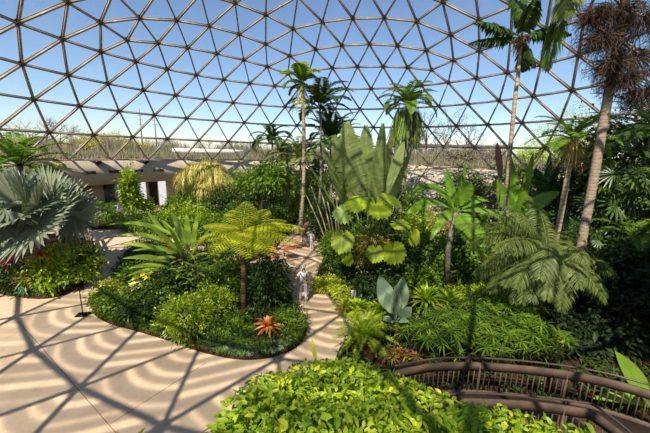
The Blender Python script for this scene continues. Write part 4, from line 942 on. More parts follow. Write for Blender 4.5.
for i, (px, py) in enumerate([(168, 338), (177, 341), (160, 334), (186, 344)]): brom('succulent', ['blue-grey succulent rosette', 'largest blue-grey succulent rosette', 'small blue-grey succulent rosette', 'blue-grey succulent rosette'][i]+[' on the island edge, third from the left', ' on the island edge beside the lime shrub', ' leftmost of the row on the island edge', ' rightmost of the row, next to the orange cover'][i], I(px, py), 26, [.26, .3, .22, .2][i], .05, L_blue)
for i, (px, py) in enumerate([(252, 352), (262, 350), (285, 346), (240, 350)]): brom('strappy_plant', ['narrow-leaved green tuft on the island front edge below the bromeliad', 'bright strappy tuft just right of centre on the island front edge', 'strappy green tuft at the right end of the island edge', 'strappy green tuft leftmost on the island front edge'][i], I(px, py), 30, .32, .03, [L_bright, L_mid][i % 2], el=(.3, 1.4))
edge = gp([(92, 308), (105, 322), (135, 331), (165, 340), (200, 352), (240, 360), (275, 357), (300, 345), (307, 328), (300, 318), (290, 325), (270, 342), (240, 345), (200, 336), (165, 325), (130, 316), (105, 304)])
cover(edge, 2600, 'ground_cover', 'low mixed green creeping cover along the island front edge', L_mid, (.06, .15), .03)
cover(gp([(180, 344), (195, 350), (205, 352), (196, 342), (184, 338)]), 160, 'ground_cover', 'orange-tinged low creeping cover beside the blue-grey succulents', L_orange, (.05, .12), .03)
cover(gp([(196, 350), (240, 360), (275, 357), (298, 346), (285, 342), (250, 350), (205, 344)]), 900, 'ground_cover', 'grey-green fine creeping cover at the very front of the island', L_blue, (.04, .1), .02)
cover(isl, 2600, 'understorey', 'mixed low foliage filling the middle of the island', L_dark, (.15, .35), .06, h=.25)
# =================================================================== REAR LEFT BED
t = thing('weeping_shrub', 'straw-coloured weeping shrub hanging in front of the concrete ring', 'shrub', P(206, 29, 0)); c = P(206, 29, 3.1); m = MB(); n = 9000
k = rng.integers(0, 26, n); cc_ = rnd_dirs(26, -.1)*np.array([2.2, 1.1, 1.9]); d = rnd_dirs(n, -.1); p = c+cc_[k]+d*np.array([.75, .55, .7])*rng.uniform(.4, 1, (n, 1)); dr = d*.5+np.array([0, 0, -.9])+rng.normal(0, .2, (n, 3)); m.blades(p, dr, rng.uniform(.5, 1.1, n), .045, .5, 4, 'lance', .25, up=d+.01); m.build('foliage', L_straw, t)
m = MB(); scatter_leaves(m, c-np.array([0, 0, .9]), (2.2, 1.2, 1.6), 1300, .5, .12, droop=.8); m.build('inner_foliage', L_mid, t); m = MB(); stems(m, P(206, 29, 0), c, (2.2, 1.2, 1.5), 10, .05); m.build('stem', m_stem, t)
t = shrub('layered_tree', 'green tree with tiered leafy branches right of the straw-coloured shrub', 'tree', P(268, 24.5, 0), (1.9, 1.4, 1.25), L_mid, 3600, .25, .5, trunk=3.1, amp=.5, shell=.25)
shrub('leafy_shrub', 'lime green shrub in the rear bed below the straw-coloured shrub', 'shrub', P(190, 24, 0), (2.4, 1.3, 1.2), L_bright, 3200, .2)
shrub('leafy_shrub', 'green shrub in the rear bed beyond the tree fern crown', 'shrub', P(238, 22, 0), (1.6, 1.2, 1.4), L_mid, 2300, .2)
shrub('leafy_shrub', 'yellow-green rounded shrub on the far right of the rear bed by the path', 'shrub', P(290, 27.5, 0), (1.6, 1.4, 1.9), L_bright, 2300, .2)
shrub('leafy_shrub', 'dark green shrub at the path bend in the rear bed', 'shrub', P(278, 23.2, 0), (1.1, 1, 1.4), L_dark, 1600, .2)
shrub('leafy_shrub', 'tall green shrub behind the ginger, left part of the rear bed', 'shrub', P(160, 22, 0), (1.5, 1.1, .9), L_mid, 1800, .18)
shrub('leafy_shrub', 'shadowed shrub below the tiered tree', 'shrub', P(258, 27, 0), (2.2, 1.4, 1.9), L_dark, 2000, .24)
shrub('leafy_shrub', 'low bush by the path behind the tree fern', 'shrub', P(252, 19.6, 0), (1.0, .8, .6), L_mid, 1200, .16)
shrub('leafy_shrub', 'dull olive bush at the foot of the straw-coloured shrub', 'shrub', P(222, 26.5, 0), (1.8, 1.2, 1.6), L_dark, 1600, .22)
base, hd = palm_at(205, 196, 27); 
cover(bbd, 2600, 'understorey', 'mixed low foliage filling the rear bed', L_mid, (.2, .45), .08, h=.35)
# far palms centre left
palm('tall_palm', 'tall slim palm with a yellowing shaggy crown against the sky, left of centre', *palm_at(302, 84, 23.5), (.15, .12), [dict(az=a_, el=e, L=l_, bend=b_, nl=34, ll=.75, lw=.13, mat=mt_) for a_, e, l_, b_, mt_ in ((PI, .95, 1.9, 1.5, L_yel), (2.6, 1.1, 1.7, 1.3, L_mid), (1.5, 1.45, 1.8, .6, L_mid), (.4, 1.2, 1.8, 1.5, L_yel), (-.3, .9, 1.5, 1.9, L_mid), (-1.8, 1.2, 1.7, 1.2, L_mid), (3.6, .4, 1.6, 1.9, L_mid), (3.3, -.3, 1.2, 1.2, L_dark), (-.4, -.2, 1.2, 1.2, L_mid))]+[dict(az=a_, el=-1.1, L=2.2, bend=.4, nl=20, ll=.3, lw=.05, mat=L_straw, name='fruit_stalk') for a_ in (3.0, 4.2, 5.0, .1, 1.2)], L_mid, B_thin)
palm('dark_palm', 'dark palm with upswept fronds just right of the tall yellowing palm', *palm_at(320, 108, 24.5), (.11, .08), crown_set(15, 3.2, (1.45, .25), 1.5, 38, .8, .11), L_dark, B_grey)
palm('bushy_palm', 'bushy dark palm behind the giant paddle-leaved plant', *palm_at(331, 142, 26), (.16, .14), crown_set(22, 3.4, (1.5, .1), 1.4, 38, .8, .11), L_dark, B_grey)
palm('bushy_palm', 'grey-green palm left of the bushy dark palm, under the tall slim palm', *palm_at(300, 158, 25), (.1, .08), crown_set(18, 2.9, (1.4, 0), 1.4, 28, .55, .08), L_soft, B_grey)
palm('small_palm', 'small dark palm on the skyline right of the tiered tree', *palm_at(272, 140, 28), (.11, .08), crown_set(14, 2.6, (1.3, .0), 1.9, 34, .6, .1), L_dark, B_grey)
palm('small_palm', 'lower feathery palm at the ring beside the tiered tree', *palm_at(287, 154, 29), (.11, .09), crown_set(16, 2.6, (1.3, 0), 1.6, 26, .5, .08), L_soft, B_grey)
palm('small_palm', 'shaggy small palm with a drooping crown above the path bend', *palm_at(286, 182, 26), (.12, .1), crown_set(13, 2.2, (1.3, -.2), 1.7, 26, .5, .07), L_mid, B_grey)
# =================================================================== CENTRE RIGHT BED
def leaf_to(m, foot, tip, sf, W, droop=.1, up=(0, -1, .3), tear=0, prof='paddle', fold=.15, pr=.03, seg=9):
    foot, tip = np.array(foot), np.array(tip); dv = tip-foot; L = np.linalg.norm(dv)*(1-sf); aim = dv+np.array([0, 0, L*droop]); n_ = np.linalg.norm(aim)
    big_leaf(m, foot, aim, n_-L*(n_/np.linalg.norm(dv)) if sf > 0 else .01, L, W, droop, up, prof, fold, pr, seg, tear)
t = thing('giant_paddle_plant', 'giant plant with huge upright paddle-shaped leaves in the centre', 'plant', P(366, 18.8))
for fx, fy, fY, tx, ty, tY, sf, W, dr, up, tr_ in [(360, 240, 18.8, 346, 120, 19.0, .34, 1.75, .03, (-.15, -1, .2), 0), (364, 240, 18.8, 333, 132, 18.5, .34, 1.3, .05, (-.3, -1, .2), 0), (368, 240, 18.7, 366, 124, 19.6, .36, 1.35, .02, (.1, -1, .1), 0), (372, 240, 18.6, 383, 122, 18.5, .36, .95, .02, (.25, -1, .1), 0), (372, 240, 18.8, 393, 128, 19.3, .36, .9, .02, (.7, -.8, .1), 0), (358, 240, 18.5, 321, 142, 17.8, .36, .8, .03, (.7, -.6, .5), 0), (354, 240, 18.4, 302, 155, 17.6, .36, .34, .06, (.8, -.3, .8), 0), (374, 240, 18.5, 412, 148, 17.8, .38, .8, .03, (.8, -.7, .5), 0), (376, 240, 18.4, 404, 140, 18.9, .38, .7, .03, (-.7, -.8, .3), 0), (378, 240, 18.3, 424, 152, 18.2, .45, .35, .05, (.9, -.2, .6), 0), (380, 242, 18.2, 437, 153, 18.4, .5, .3, .05, (.9, -.2, .6), 0), (376, 246, 17.9, 398, 176, 16.9, .3, .6, .1, (.6, -.8, .4), 0), (362, 238, 19.1, 357, 138, 20, .38, 1.1, .02, (0, -1, .3), 0)]:
    m = MB(); leaf_to(m, XZ(fx, fy, fY), XZ(tx, ty, tY), sf*.8, W*1.12, dr, up, 120 if W > .7 else 0, pr=.06, seg=14, fold=.1, prof='oval'); m.build('leaf', L_paddle, t)
m = MB()
for i in range(6): a_ = i*1.05; b_ = P(366, 18.8); m.tube([b_+np.array([math.cos(a_)*.25, math.sin(a_)*.25, 0]), XZ(366, 240, 18.8)+np.array([math.cos(a_)*.3, math.sin(a_)*.2, .2])], [.16, .1], 8)
m.build('trunk', B_grey, t)
t = thing('cane_clump', 'clump of pale slender canes left of the giant paddle-leaved plant', 'plant', P(340, 18.2))
for tx, ty in ((304, 190), (311, 186), (318, 178), (324, 184), (330, 176), (336, 190), (342, 186), (334, 170)):
    m = MB(); a_ = P(338+(tx-325)*.25, 18.2, 0); b_ = XZ(tx, ty, 18.4); m.tube([a_, (a_+b_)/2+np.array([.02, 0, .1]), b_], [.05, .042, .025], 7); m.build('cane', plain('pale_cane', (172, 164, 120), .6, .3, 0, .2, 5) if 'pale_cane' not in bpy.data.materials else bpy.data.materials['pale_cane'], t)
    m = MB(); n = 26; dd = rnd_dirs(n, -.3); m.blades(np.repeat(b_[None], n, 0)+rng.normal(0, .25, (n, 3)), dd, .6, .07, .4, 3, 'lance'); m.build('leaf_tuft', L_mid, t)
# round-leaved plant
t = thing('round_leaved_plant', 'plant with huge rounded lime-yellow leaves on a mossy trunk in front of the giant paddles', 'plant', P(375, 13.2)); hd = XZ(376, 238, 13.2)
L_lime = leafmat('lime_round_leaf', [(106, 136, 34), (128, 152, 42), (92, 124, 32)], .35, .35, .5)
for tx, ty, tY, R_f, nr, mt_, dv in [(360, 203, 12.9, .62, (-.2, -.5, 1), L_lime, (-1, -.2, .1)), (376, 205, 12.6, .66, (.2, -.7, .8), L_lime, (.2, -.9, .1)), (388, 200, 13.0, .55, (.4, -.5, 1), L_lime, (1, 0, .2)), (345, 212, 12.9, .5, (-.3, -.8, .6), L_mid, (-.8, -.2, -.5)), (343, 238, 12.6, .56, (-.2, -1, .3), L_lime, (-.1, -.3, -1)), (348, 256, 12.5, .36, (-.7, -.8, 0), L_lime, (0, -.2, -1)), (375, 251, 12.3, .42, (-.1, -1, .3), L_lime, (-.1, -.5, -1)), (393, 249, 12.4, .56, (.2, -1, .2), L_lime, (.3, -.4, -1)), (398, 224, 12.8, .5, (.1, -.35, 1), L_lime, (1, -.1, -.15)), (413, 235, 12.8, .42, (.6, -.9, .2), L_yel, (.5, -.2, -1))]:
    hub = XZ(tx, ty, tY); m = MB(); fan_leaf(m, hd, hub, nr, R_f*1.12, 20, 5.5, droop=.18, fold=.12, pr=.022, fwd=dv, wk=1.75, seg=7, prof='fanround', sub=True); m.build('leaf', mt_, t)
m = MB(); b_ = P(375, 13.2); m.tube([b_, (b_+hd)/2, hd], [.12, .1, .09], 9); m.build('trunk', B_fern, t)
m = MB(); scatter_leaves(m, hd-np.array([.1, 0, .55]), (.8, .6, .85), 2600, .15, .35, shell=.2, droop=.5); m.build('mossy_clump', L_moss, t)
# shrubs along the path and under the giants
R_ = lambda px, py: G(px, py)+np.array([0, 0, .08])
shrub('leafy_shrub', 'blue-green bush on the right of the path beyond the walking person', 'shrub', R_(336, 270), (.85, .9, 1.1), L_mid, 2100, .15)
shrub('leafy_shrub', 'leafy green shrub below the canes beside the path', 'shrub', R_(334, 256), (1.0, .9, .9), L_mid, 1900, .16)
shrub('leafy_shrub', 'dark shrub between the path and the round-leaved plant', 'shrub', R_(352, 285), (.8, .8, 1.0), L_dark, 1500, .16)
shrub('variegated_shrub', 'yellow variegated low hedge bush edging the path by the walking person', 'shrub', R_(328, 291), (.65, .45, .35), L_yel, 1300, .13)
shrub('variegated_shrub', 'yellow variegated bush edging the path left of the white plant label', 'shrub', R_(345, 300), (.6, .4, .32), L_yel, 1100, .13)
shrub('leafy_shrub', 'bright leafy shrub right of the round-leaved plant', 'shrub', R_(412, 268), (1.3, 1, 1.9), L_bright, 2300, .18)
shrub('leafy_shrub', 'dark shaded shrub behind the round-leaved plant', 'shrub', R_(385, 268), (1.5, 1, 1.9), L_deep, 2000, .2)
shrub('leafy_shrub', 'dark green bush below the round-leaved plant', 'shrub', R_(372, 300), (1.0, .8, .85), L_dark, 1500, .16)
shrub('leafy_shrub', 'green bush at the foot of the stony bank', 'shrub', P(415, 21.5), (1.6, 1.2, 1.7), L_bright, 1900, .2)
shrub('leafy_shrub', 'grey-brown twiggy bush below the stony bank', 'shrub', P(432, 17.5), (1.1, .9, 1.6), L_moss, 1300, .16)
shrub('leafy_shrub', 'rust-flowered bush on the stony bank', 'shrub', P(447, 25, bank_z(*P(447, 25)[:2])-.2), (1.3, .9, .9), leafmat('rust_bloom', [(170, 130, 90), (190, 160, 110), (150, 110, 80)], .8, .2, .1), 900, .2)
# bird's-nest ferns: broad strappy clumps
for i, (px, py, h, n, L, mt_, lb) in enumerate([(357, 318, .15, 34, .75, L_bright, 'bright strap-leaved clump right of the white plant label'), (378, 322, .1, 34, .8, L_bright, 'bright strap-leaved clump behind the silver-leaved plant'), (425, 312, .3, 46, 1.05, L_bright, 'largest bright strap-leaved clump, right of the silver-leaved plant'), (446, 312, .2, 40, .95, L_bright, 'bright strap-leaved clump behind the sedges, right of the largest'), (408, 300, .3, 36, .9, L_mid, 'upright strap-leaved clump left of the largest one'), (345, 313, .05, 26, .55, L_yel, 'small yellow-green strap-leaved clump at the path edge'), (462, 285, .3, 34, 1.0, L_mid, 'strap-leaved clump at the foot of the drooping banana-like palm'), (478, 272, .4, 26, 1.0, L_soft, 'pale-edged strap-leaved clump beside the feathery palm')]):
    t = thing('strap_leaved_clump', lb, 'plant', R_(px, py)); m = MB(); rosette(m, R_(px, py)+np.array([0, 0, h+.1]), int(n*1.3), L*1.3, .12, (.15, 1.45), .45, 'lance', 6, .25); m.build('leaves', mt_, t); m = MB(); m.tube([R_(px, py), R_(px, py)+np.array([0, 0, h+.05])], [.09, .06], 7); m.build('stem', m_stem, t)
for i, (px, py, r, mt_, lb) in enumerate([(478, 306, (1.0, .8, .5), L_bright, 'lime green ferny bush between the strap-leaved clumps and the feathery palm'), (505, 318, (1.1, .9, .6), L_mid, 'green ferny bush in front of the feathery palm'), (455, 326, (.7, .5, .25), L_mid, 'soft green grassy bush behind the sedges'), (420, 338, (.6, .5, .25), L_mid, 'soft grey-green bush right of the silver-leaved plant stem'), (400, 330, (.5, .5, .35), L_soft, 'grey-green tuft behind the silver-leaved plant stem')]):
    shrub('leafy_shrub', lb, 'shrub', R_(px, py), r, mt_, 2000, .17, .3, droop=.5)
# umbrella sedges
sedge_spots = [(415, 357), (430, 350), (446, 356), (462, 350), (478, 358), (492, 350), (508, 358), (524, 354), (440, 340), (470, 338), (498, 338), (520, 342), (540, 362), (450, 367), (484, 370), (520, 371)]
def sedge_mesh():
    m = MB(); s_ = MB()
    for i in range(17):
        a_ = rng.uniform(0, 2*PI); e = rng.uniform(.0, .6); h = rng.uniform(.5, .95); tp = np.array([math.cos(a_)*math.sin(e), math.sin(a_)*math.sin(e), math.cos(e)])*h+np.array([rng.normal(0, .1), rng.normal(0, .1), 0]); s_.tube([tp*np.array([.3, .3, 0]), tp], .007, 4)
        rosette(m, tp, 12, .36, .034, (-.1, .5), .3, 'lance', 3)
    return m, s_
m, s_ = sedge_mesh(); proto = None
where = ['leftmost, in front of the silver-leaved plant', 'second from the left behind the handrail', 'behind the left end of the footbridge', 'in the middle of the front row', 'front row right of the middle', 'behind the highest part of the handrail', 'front row, third from the right', 'front row, second from the right', 'back row, leftmost', 'back row, second', 'back row, third', 'back row, rightmost', 'rightmost, at the edge of the dark shade', 'lowest row seen through the balusters at left', 'lowest row seen through the middle balusters', 'lowest row seen through the balusters at right']
for i, (px, py) in enumerate(sedge_spots):
    if proto is None:
        t = thing('umbrella_sedge', '', 'plant', (0, 0, 0)); a_ = m.build('leaves', L_mid, t); b_ = s_.build('stem', m_stem, t); proto = (t, a_, b_)
    else:
        t = proto[0].copy(); COL.objects.link(t)
        for ch in proto[1:]: c_ = ch.copy(); COL.objects.link(c_); c_.parent = t
    t.location = tuple(R_(px, py)); t.rotation_euler = (0, 0, i*1.3); s0 = random.uniform(1.1, 1.4); t.scale = (s0,)*3; tag(t, 'star-leaved green sedge clump, '+where[i], 'plant', 'sedge clumps behind the footbridge')
# silver-leaved paddle plant
b_ = R_(398, 352); hd = XZ(396, 322, b_[1]); t = thing('silver_leaved_plant', 'young plant with broad silvery green paddle leaves left of the footbridge', 'plant', b_)
m = MB(); m.tube([b_, (b_+hd)/2, hd], [.055, .045, .035], 8); m.build('stem', m_stem, t)
L_pale = leafmat('waxy_pale_leaf', [(126, 148, 118), (138, 158, 128)], .35, .2, .5)
for tx, ty, dY, W, up, dr in [(379, 274, .2, .6, (-.3, -1, .2), .03), (403, 275, 0, .58, (.2, -1, .2), .03), (386, 290, -.1, .45, (-.6, -1, .3), .1), (396, 284, -.25, .34, (0, -1, .1), .03), (413, 305, -.1, .5, (.6, -1, .4), .2), (382, 320, -.3, .28, (-.3, -.6, 1), .25), (410, 322, -.3, .26, (.4, -.6, 1), .3)]:
    m = MB(); leaf_to(m, hd, XZ(tx, ty, b_[1]+dY), .22, W, dr, up, 0, 'lance', .2, .02); m.build('leaf', L_pale, t)
# cycad
b_ = R_(363, 348); palm('cycad', 'low spiky cycad with arching fronds at the path edge above the hedge', b_, b_+np.array([0, 0, .35]), (.14, .12), crown_set(34, 1.25, (1.35, .1), 1.1, 40, .2, .022, vee=.5, start=.08, ldroop=.05, rr=.012, seg=2), L_bright, B_fern, cat='cycad')
for i, (px, py, mt_) in enumerate([(379, 358, L_brom), (388, 355, L_brom), (398, 358, L_orange), (406, 361, L_brom), (392, 363, L_brom), (414, 363, L_orange), (383, 364, L_red)]):
    brom('bromeliad', 'brown and yellow striped bromeliad, '+['leftmost behind the hedge', 'behind the hedge right of the leftmost', 'at the foot of the silver-leaved plant', 'right of the silver-leaved plant stem', 'against the hedge top', 'at the left end of the footbridge handrail', 'reddest one against the hedge'][i], R_(px, py)+np.array([0, 0, .08]), 24, .34, .05, mt_)
# =================================================================== DROOPING BANANA-LIKE PALM + BANANAS
t = thing('drooping_leaf_palm', 'palm with broad ragged yellow-green drooping leaves in front of the stony bank', 'palm', P(447, 14.3)); hd = XZ(456, 212, 14.3); b_ = P(447, 14.3)
m = MB(); m.tube([b_, (b_+hd)/2+np.array([-.15, 0, 0]), hd], [.17, .13, .12], 10); m.build('trunk', B_grey, t, smooth=True)
for tx, ty, dY, sf, W, dr, up, mt_ in [(474, 250, -1.3, .12, 1.3, .55, (.1, -1, .4), L_ban), (404, 172, -.6, .1, .75, .55, (-.2, -.5, 1), L_ban), (400, 208, -.9, .1, .75, .6, (-.2, -.5, 1), L_ban), (446, 166, .6, .1, .5, .08, (-.8, -.6, .2), L_ban), (474, 172, -.3, .12, .85, .35, (.2, -1, .5), L_ban), (466, 160, .8, .1, .5, .1, (.6, -.8, .3), L_mid), (508, 228, .2, .1, .8, .6, (.2, -.3, 1), L_ban), (496, 196, .8, .1, .7, .5, (.2, -.3, 1), L_ban), (434, 240, -1, .1, .5, .8, (-.3, -1, .2), L_ban), (464, 268, -.5, .1, .4, .9, (.3, -1, .1), L_brown)]:
    m = MB(); leaf_to(m, hd, XZ(tx, ty, 14.3+dY), sf, W, dr, up, 44, fold=.3, pr=.035); m.build('leaf', mt_, t)
def banana(label, px, py, Y, leaves, mat, W=.7, zb=0.):
    t = thing('banana_plant', label, 'plant', P(px, Y, zb)); b_ = P(px, Y, zb); hd = XZ(px, py, Y); m = MB(); m.tube([b_, (b_+hd)/2, hd], [.16, .13, .08], 10); m.build('trunk', m_stem, t, smooth=True)
    for tx, ty, dY, dr, up in leaves: m = MB(); leaf_to(m, hd, XZ(tx, ty, Y+dY), .15, W*random.uniform(.85, 1.1), dr, up, 36, fold=.25, pr=.03); m.build('leaf', mat, t)
banana('banana plant with broad bright leaves behind the feathery palm', 516, 222, 17, [(508, 152, .3, .05, (-.1, -1, .2)), (494, 176, 0, .15, (-.7, -.8, .3)), (534, 150, .6, .08, (.5, -1, .2)), (566, 185, -.3, .3, (.1, -.5, 1)), (560, 212, -.8, .35, (.1, -.4, 1)), (478, 212, -.4, .35, (-.1, -.4, 1)), (528, 176, -.4, .1, (.3, -1, .2)), (496, 232, -.8, .4, (0, -.6, .8))], L_ban, .85)
banana('smaller dark banana plant at the foot of the glass right of the thin palm', 545, 200, 19, [(550, 153, .3, .05, (.1, -1, .2)), (535, 165, 0, .15, (-.7, -.8, .3)), (575, 175, .3, .2, (.3, -.7, .7)), (560, 160, .6, .1, (.4, -1, .2))], L_dark, .7)
t = thing('burgundy_leaf_plant', 'single dark burgundy upright leaf beside the thin palm trunk', 'plant', XZ(502, 212, 16.2)*np.array([1, 1, 0])); m = MB(); f_ = XZ(501, 180, 16.2); leaf_to(m, f_, XZ(497, 143, 16.2), .05, .32, 0, (-.3, -1, 0), 0, 'oval', .2, .02); m.build('leaf', plain('burgundy_leaf', (48, 32, 22), .4, .4, 0, .2, 4), t)
m = MB(); m.tube([np.array(t.location), f_], [.05, .03], 7); m.build('stem', m_stem, t)
# =================================================================== TALL PALMS OF THE RIGHT
base = P(505, 17, 0); hd = XZ(521.5, 38, 17.2); pp = np.array([base, XZ(507, 190, 17), XZ(512, 130, 17), XZ(515.5, 95, 17.1), XZ(520, 60, 17.2), hd])
palm('thin_tall_palm', 'tall very thin pale-trunked palm with dense ragged leaflets at the top', base, hd, (.125, .085), [dict(az=a_, el=e, L=l_, bend=b_, nl=44, ll=.5, lw=.15, vee=-.1, ldroop=.9, fwd=.4, jit=.16) for a_, e, l_, b_ in ((PI, .5, 2.6, .6), (PI-.25, .15, 2.5, .5), (1.7, 1.4, 3.4, .3), (2.2, 1.35, 3.2, .4), (1.0, 1.45, 3.3, .3), (.1, .55, 2.4, .8), (-.3, .35, 2.2, .9), (-.9, -.9, 1.7, .5), (.3, -1.1, 1.6, .4), (4.4, .8, 2.4, .8))], L_dark, B_thin, trunk_pts=bez(pp, 24))
t = thing('papery_husk', None, None) if False else None
m = MB(); n = 300; m.loc = hd; p = hd+rng.normal(0, .16, (n, 3))-np.array([0, 0, .15]); m.blades(p, rnd_dirs(n)-np.array([0, 0, .5]), .3, .05, .3, 3, 'lance'); husk = m.build('husk_fibre', L_brown, bpy.data.objects['thin_tall_palm']); husk.location = (0, 0, 0)
# leaning palm with dead flower mass
base = P(569, 12.6); pp = np.array([base, XZ(573, 292, 12.6), XZ(582, 240, 12.7), XZ(592, 188, 12.9), XZ(602, 130, 13.1), XZ(612, 75, 13.3), XZ(623, 15, 13.6), XZ(629, -25, 13.8)]); hd = pp[-1]
t = palm('leaning_palm', 'thick leaning ringed palm trunk crossing the right side up to a dry brown flower mass', base, hd, (.18, .16), [dict(az=a_, el=e, L=l_, bend=b_, nl=60, ll=.75, lw=.06, vee=.0, ldroop=.8, fwd=.6, mat=mt_) for a_, e, l_, b_, mt_ in ((PI+.1, .3, 2.6, 1.9, L_yel), (PI-.35, .55, 2.9, 2.1, L_soft), (PI+.5, .2, 2.1, 1.7, L_mid), (1.2, .7, 2.5, 1.2, L_mid), (0, .7, 2.5, 1.2, L_mid), (-.8, .6, 2.4, 1.4, L_mid), (2.3, .9, 2.6, 1.2, L_mid), (4.2, .9, 2.4, 1.0, L_mid))], L_mid, B_palm, trunk_pts=bez(pp, 30))
def twig_mass(cs, n, rad, parent):
    for c, r in cs:
        m = MB()
        for i in range(n):
            d = rnd_dirs(1, -.9, .5)[0]; a_ = c+d*r*.15; e = c+d*r*np.array([1, 1, .9])*random.uniform(.6, 1.05)-np.array([0, 0, .25*r]); mid = (a_+e)/2+rng.normal(0, .12*r, 3); tt = np.linspace(0, 1, 6)[:, None]; pts = (1-tt)**2*a_+2*tt*(1-tt)*mid+tt*tt*e; m.tube(pts, np.linspace(rad, rad*.4, 6), 4, False)
            k = 9; q = pts[rng.integers(1, 6, k)]; m.blades(q, rnd_dirs(k)-np.array([0, 0, .3]), .3*r*rng.uniform(.5, 1.3, k), .014, .3, 3, 'taper', .1)
        m.build('dry_flower_stalk', m_dtwig, parent)
m_dtwig = plain('dry_brown_twigs', (112, 92, 78), .9, .1, 0, .3, 6)
twig_mass([(XZ(603, 36, 13.0), 1.0), (XZ(632, 52, 13.1), 1.35), (XZ(615, 8, 13.4), 1.4), (XZ(642, 15, 13.4), 1.5), (XZ(597, 10, 13.1), .8), (XZ(626, 76, 12.9), 1.05), (XZ(612, 62, 12.9), .9), (XZ(645, 90, 13), .9)], 190, .013, t)
for q_ in (dict(az=PI, el=-1.15, L=3.9, bend=.5, nl=80, ll=.85, lw=.07, vee=0, ldroop=.7, fwd=.9), dict(az=PI-.5, el=-1.0, L=3.2, bend=.7, nl=70, ll=.8, lw=.07, vee=0, ldroop=.7, fwd=.9), dict(az=PI+.6, el=-.7, L=2.6, bend=.9, nl=60, ll=.7, lw=.06, vee=0, ldroop=.7, fwd=.9)):
    m = MB(); frond_mesh(m, XZ(588, -38, 13.2), **q_); m.tube([XZ(588, -38, 13.2), hd], [.05, .06], 6); m.build('frond', L_mid if q_['el'] < -1.1 else L_soft, t)
# skirted palm
t = palm('skirted_palm', 'palm with a tidy arching crown above a thick skirt of dead fronds, right of centre', *palm_at(408, 106, 26.5), (.2, .18), crown_set(16, 2.9, (1.45, .3), 1.9, 44, .75, .09, rr=.035), L_mid, B_grey)
hd = XZ(408, 108, 26.5)
for i in range(14):
    a_ = i*2.4; m = MB(); n = 40; c = hd+np.array([math.cos(a_)*.6, math.sin(a_)*.6, -.2]); p = c+rng.normal(0, .2, (n, 3)); d = np.array([math.cos(a_)*.2, math.sin(a_)*.16, -1])+rng.normal(0, .09, (n, 3)); m.blades(p, d, rng.uniform(1.6, 3.4, n), .1, .02, 4, 'lance', .2, up=(math.cos(a_), math.sin(a_), .1)); m.build('dead_frond', [L_mid, L_brown, L_soft, L_soft, L_brown, L_mid, L_soft][i % 7], t)
# ochre-skirted palm and its neighbours
t = palm('ochre_skirted_palm', 'palm with bright spread fronds and ochre dead leaves left of the leaning trunk', *palm_at(573, 138, 14.5), (.13, .12), crown_set(15, 1.9, (1.1, -.15), 1.2, 30, .55, .06, vee=.3), L_mid, B_thin)
hd = XZ(573, 141, 14.5)
for i in range(9): a_ = i*2.4; m = MB(); n = 16; p = hd+rng.normal(0, .12, (n, 3)); d = np.array([math.cos(a_)*.8, math.sin(a_)*.5, -.7])+rng.normal(0, .25, (n, 3)); m.blades(p, d, rng.uniform(.5, 1.2, n), .035, .6, 4, 'lance'); m.build('dead_frond', L_straw if i % 2 else L_brown, t)
palm('dark_feather_palm', 'dark palm with long overlapping fronds at the upper right edge', *palm_at(652, 126, 15.5), (.06, .05), crown_set(18, 3.0, (1.0, -.25), 1.1, 44, .75, .06), L_dark, B_grey)
palm('dark_feather_palm', 'dark palm behind the leaning trunk, its fronds spread above the fan palms', *palm_at(628, 138, 17.5), (.05, .05), crown_set(16, 2.5, (1.1, -.2), 1.2, 40, .65, .06), L_dark, B_grey)
palm('dark_feather_palm', 'ochre-stemmed palm just right of the leaning trunk with drooping lower fronds', *palm_at(604, 158, 17), (.08, .07), crown_set(12, 2.0, (.8, -.4), 1.2, 34, .55, .06)+[dict(az=a_, el=-.4, L=1.5, bend=.9, nl=20, ll=.4, lw=.04, mat=L_brown, name='dead_frond') for a_ in (3., 3.9, 5., .3)], L_mid, B_grey)
# feathery soft palm
fr = []
for a_, e, l_, b_ in ((PI+.2, .3, 3.3, 1.5), (PI+.75, .2, 3.0, 1.6), (PI+1.2, .2, 2.8, 1.7), (4.9, .3, 2.6, 1.7), (PI+.95, .7, 3.2, 1.9), (PI+.15, .95, 3.6, 1.2), (PI-.15, .7, 3.7, 1.1), (PI+.5, .65, 3.6, 1.2), (PI+.9, .55, 3.2, 1.4), (PI, .75, 3.0, 1.5), (PI+.3, .45, 3.1, 1.3), (PI+.55, .25, 3.0, 1.2), (PI-.3, .9, 3.0, 1.4), (PI+.85, .1, 2.8, 1.2), (4.3, .1, 2.4, 1.3), (4.8, .3, 2.2, 1.5), (5.4, .5, 2.2, 1.5), (PI-.7, .8, 2.8, 1.4), (1.9, 1.1, 2.6, 1.2), (1.2, 1.0, 2.6, 1.2), (.5, .9, 2.2, 1.4), (-.3, .6, 2.0, 1.6), (4.0, .5, 2.8, 1.5), (3.7, .8, 2.9, 1.6), (4.6, .9, 2.3, 1.8), (PI+.1, 1.1, 2.8, 1.6), (PI+.45, .8, 2.9, 1.8), (PI+.2, .2, 3.2, 1.0), (PI+.7, .35, 3.1, 1.4), (PI+1.0, .3, 2.9, 1.5), (PI-.1, .55, 3.3, 1.3), (PI-.5, .6, 3.1, 1.4), (PI+.65, -.05, 2.8, 1.1), (PI+.35, 0, 3.0, 1.0), (4.45, .6, 2.8, 1.8), (1.6, 1.3, 2.6, .9), (2.3, 1.15, 2.8, 1.1)): fr.append(dict(az=a_, el=e, L=l_, bend=b_, nl=84, ll=.58, lw=.024, vee=.22, ldroop=.7, fwd=.7, start=.08, jit=.14, tipscale=.6))
palm('feathery_palm', 'soft feathery grey-green palm spreading its fronds left of the leaning trunk', *palm_at(547, 256, 11.0), (.2, .18), fr, L_soft, B_fern)
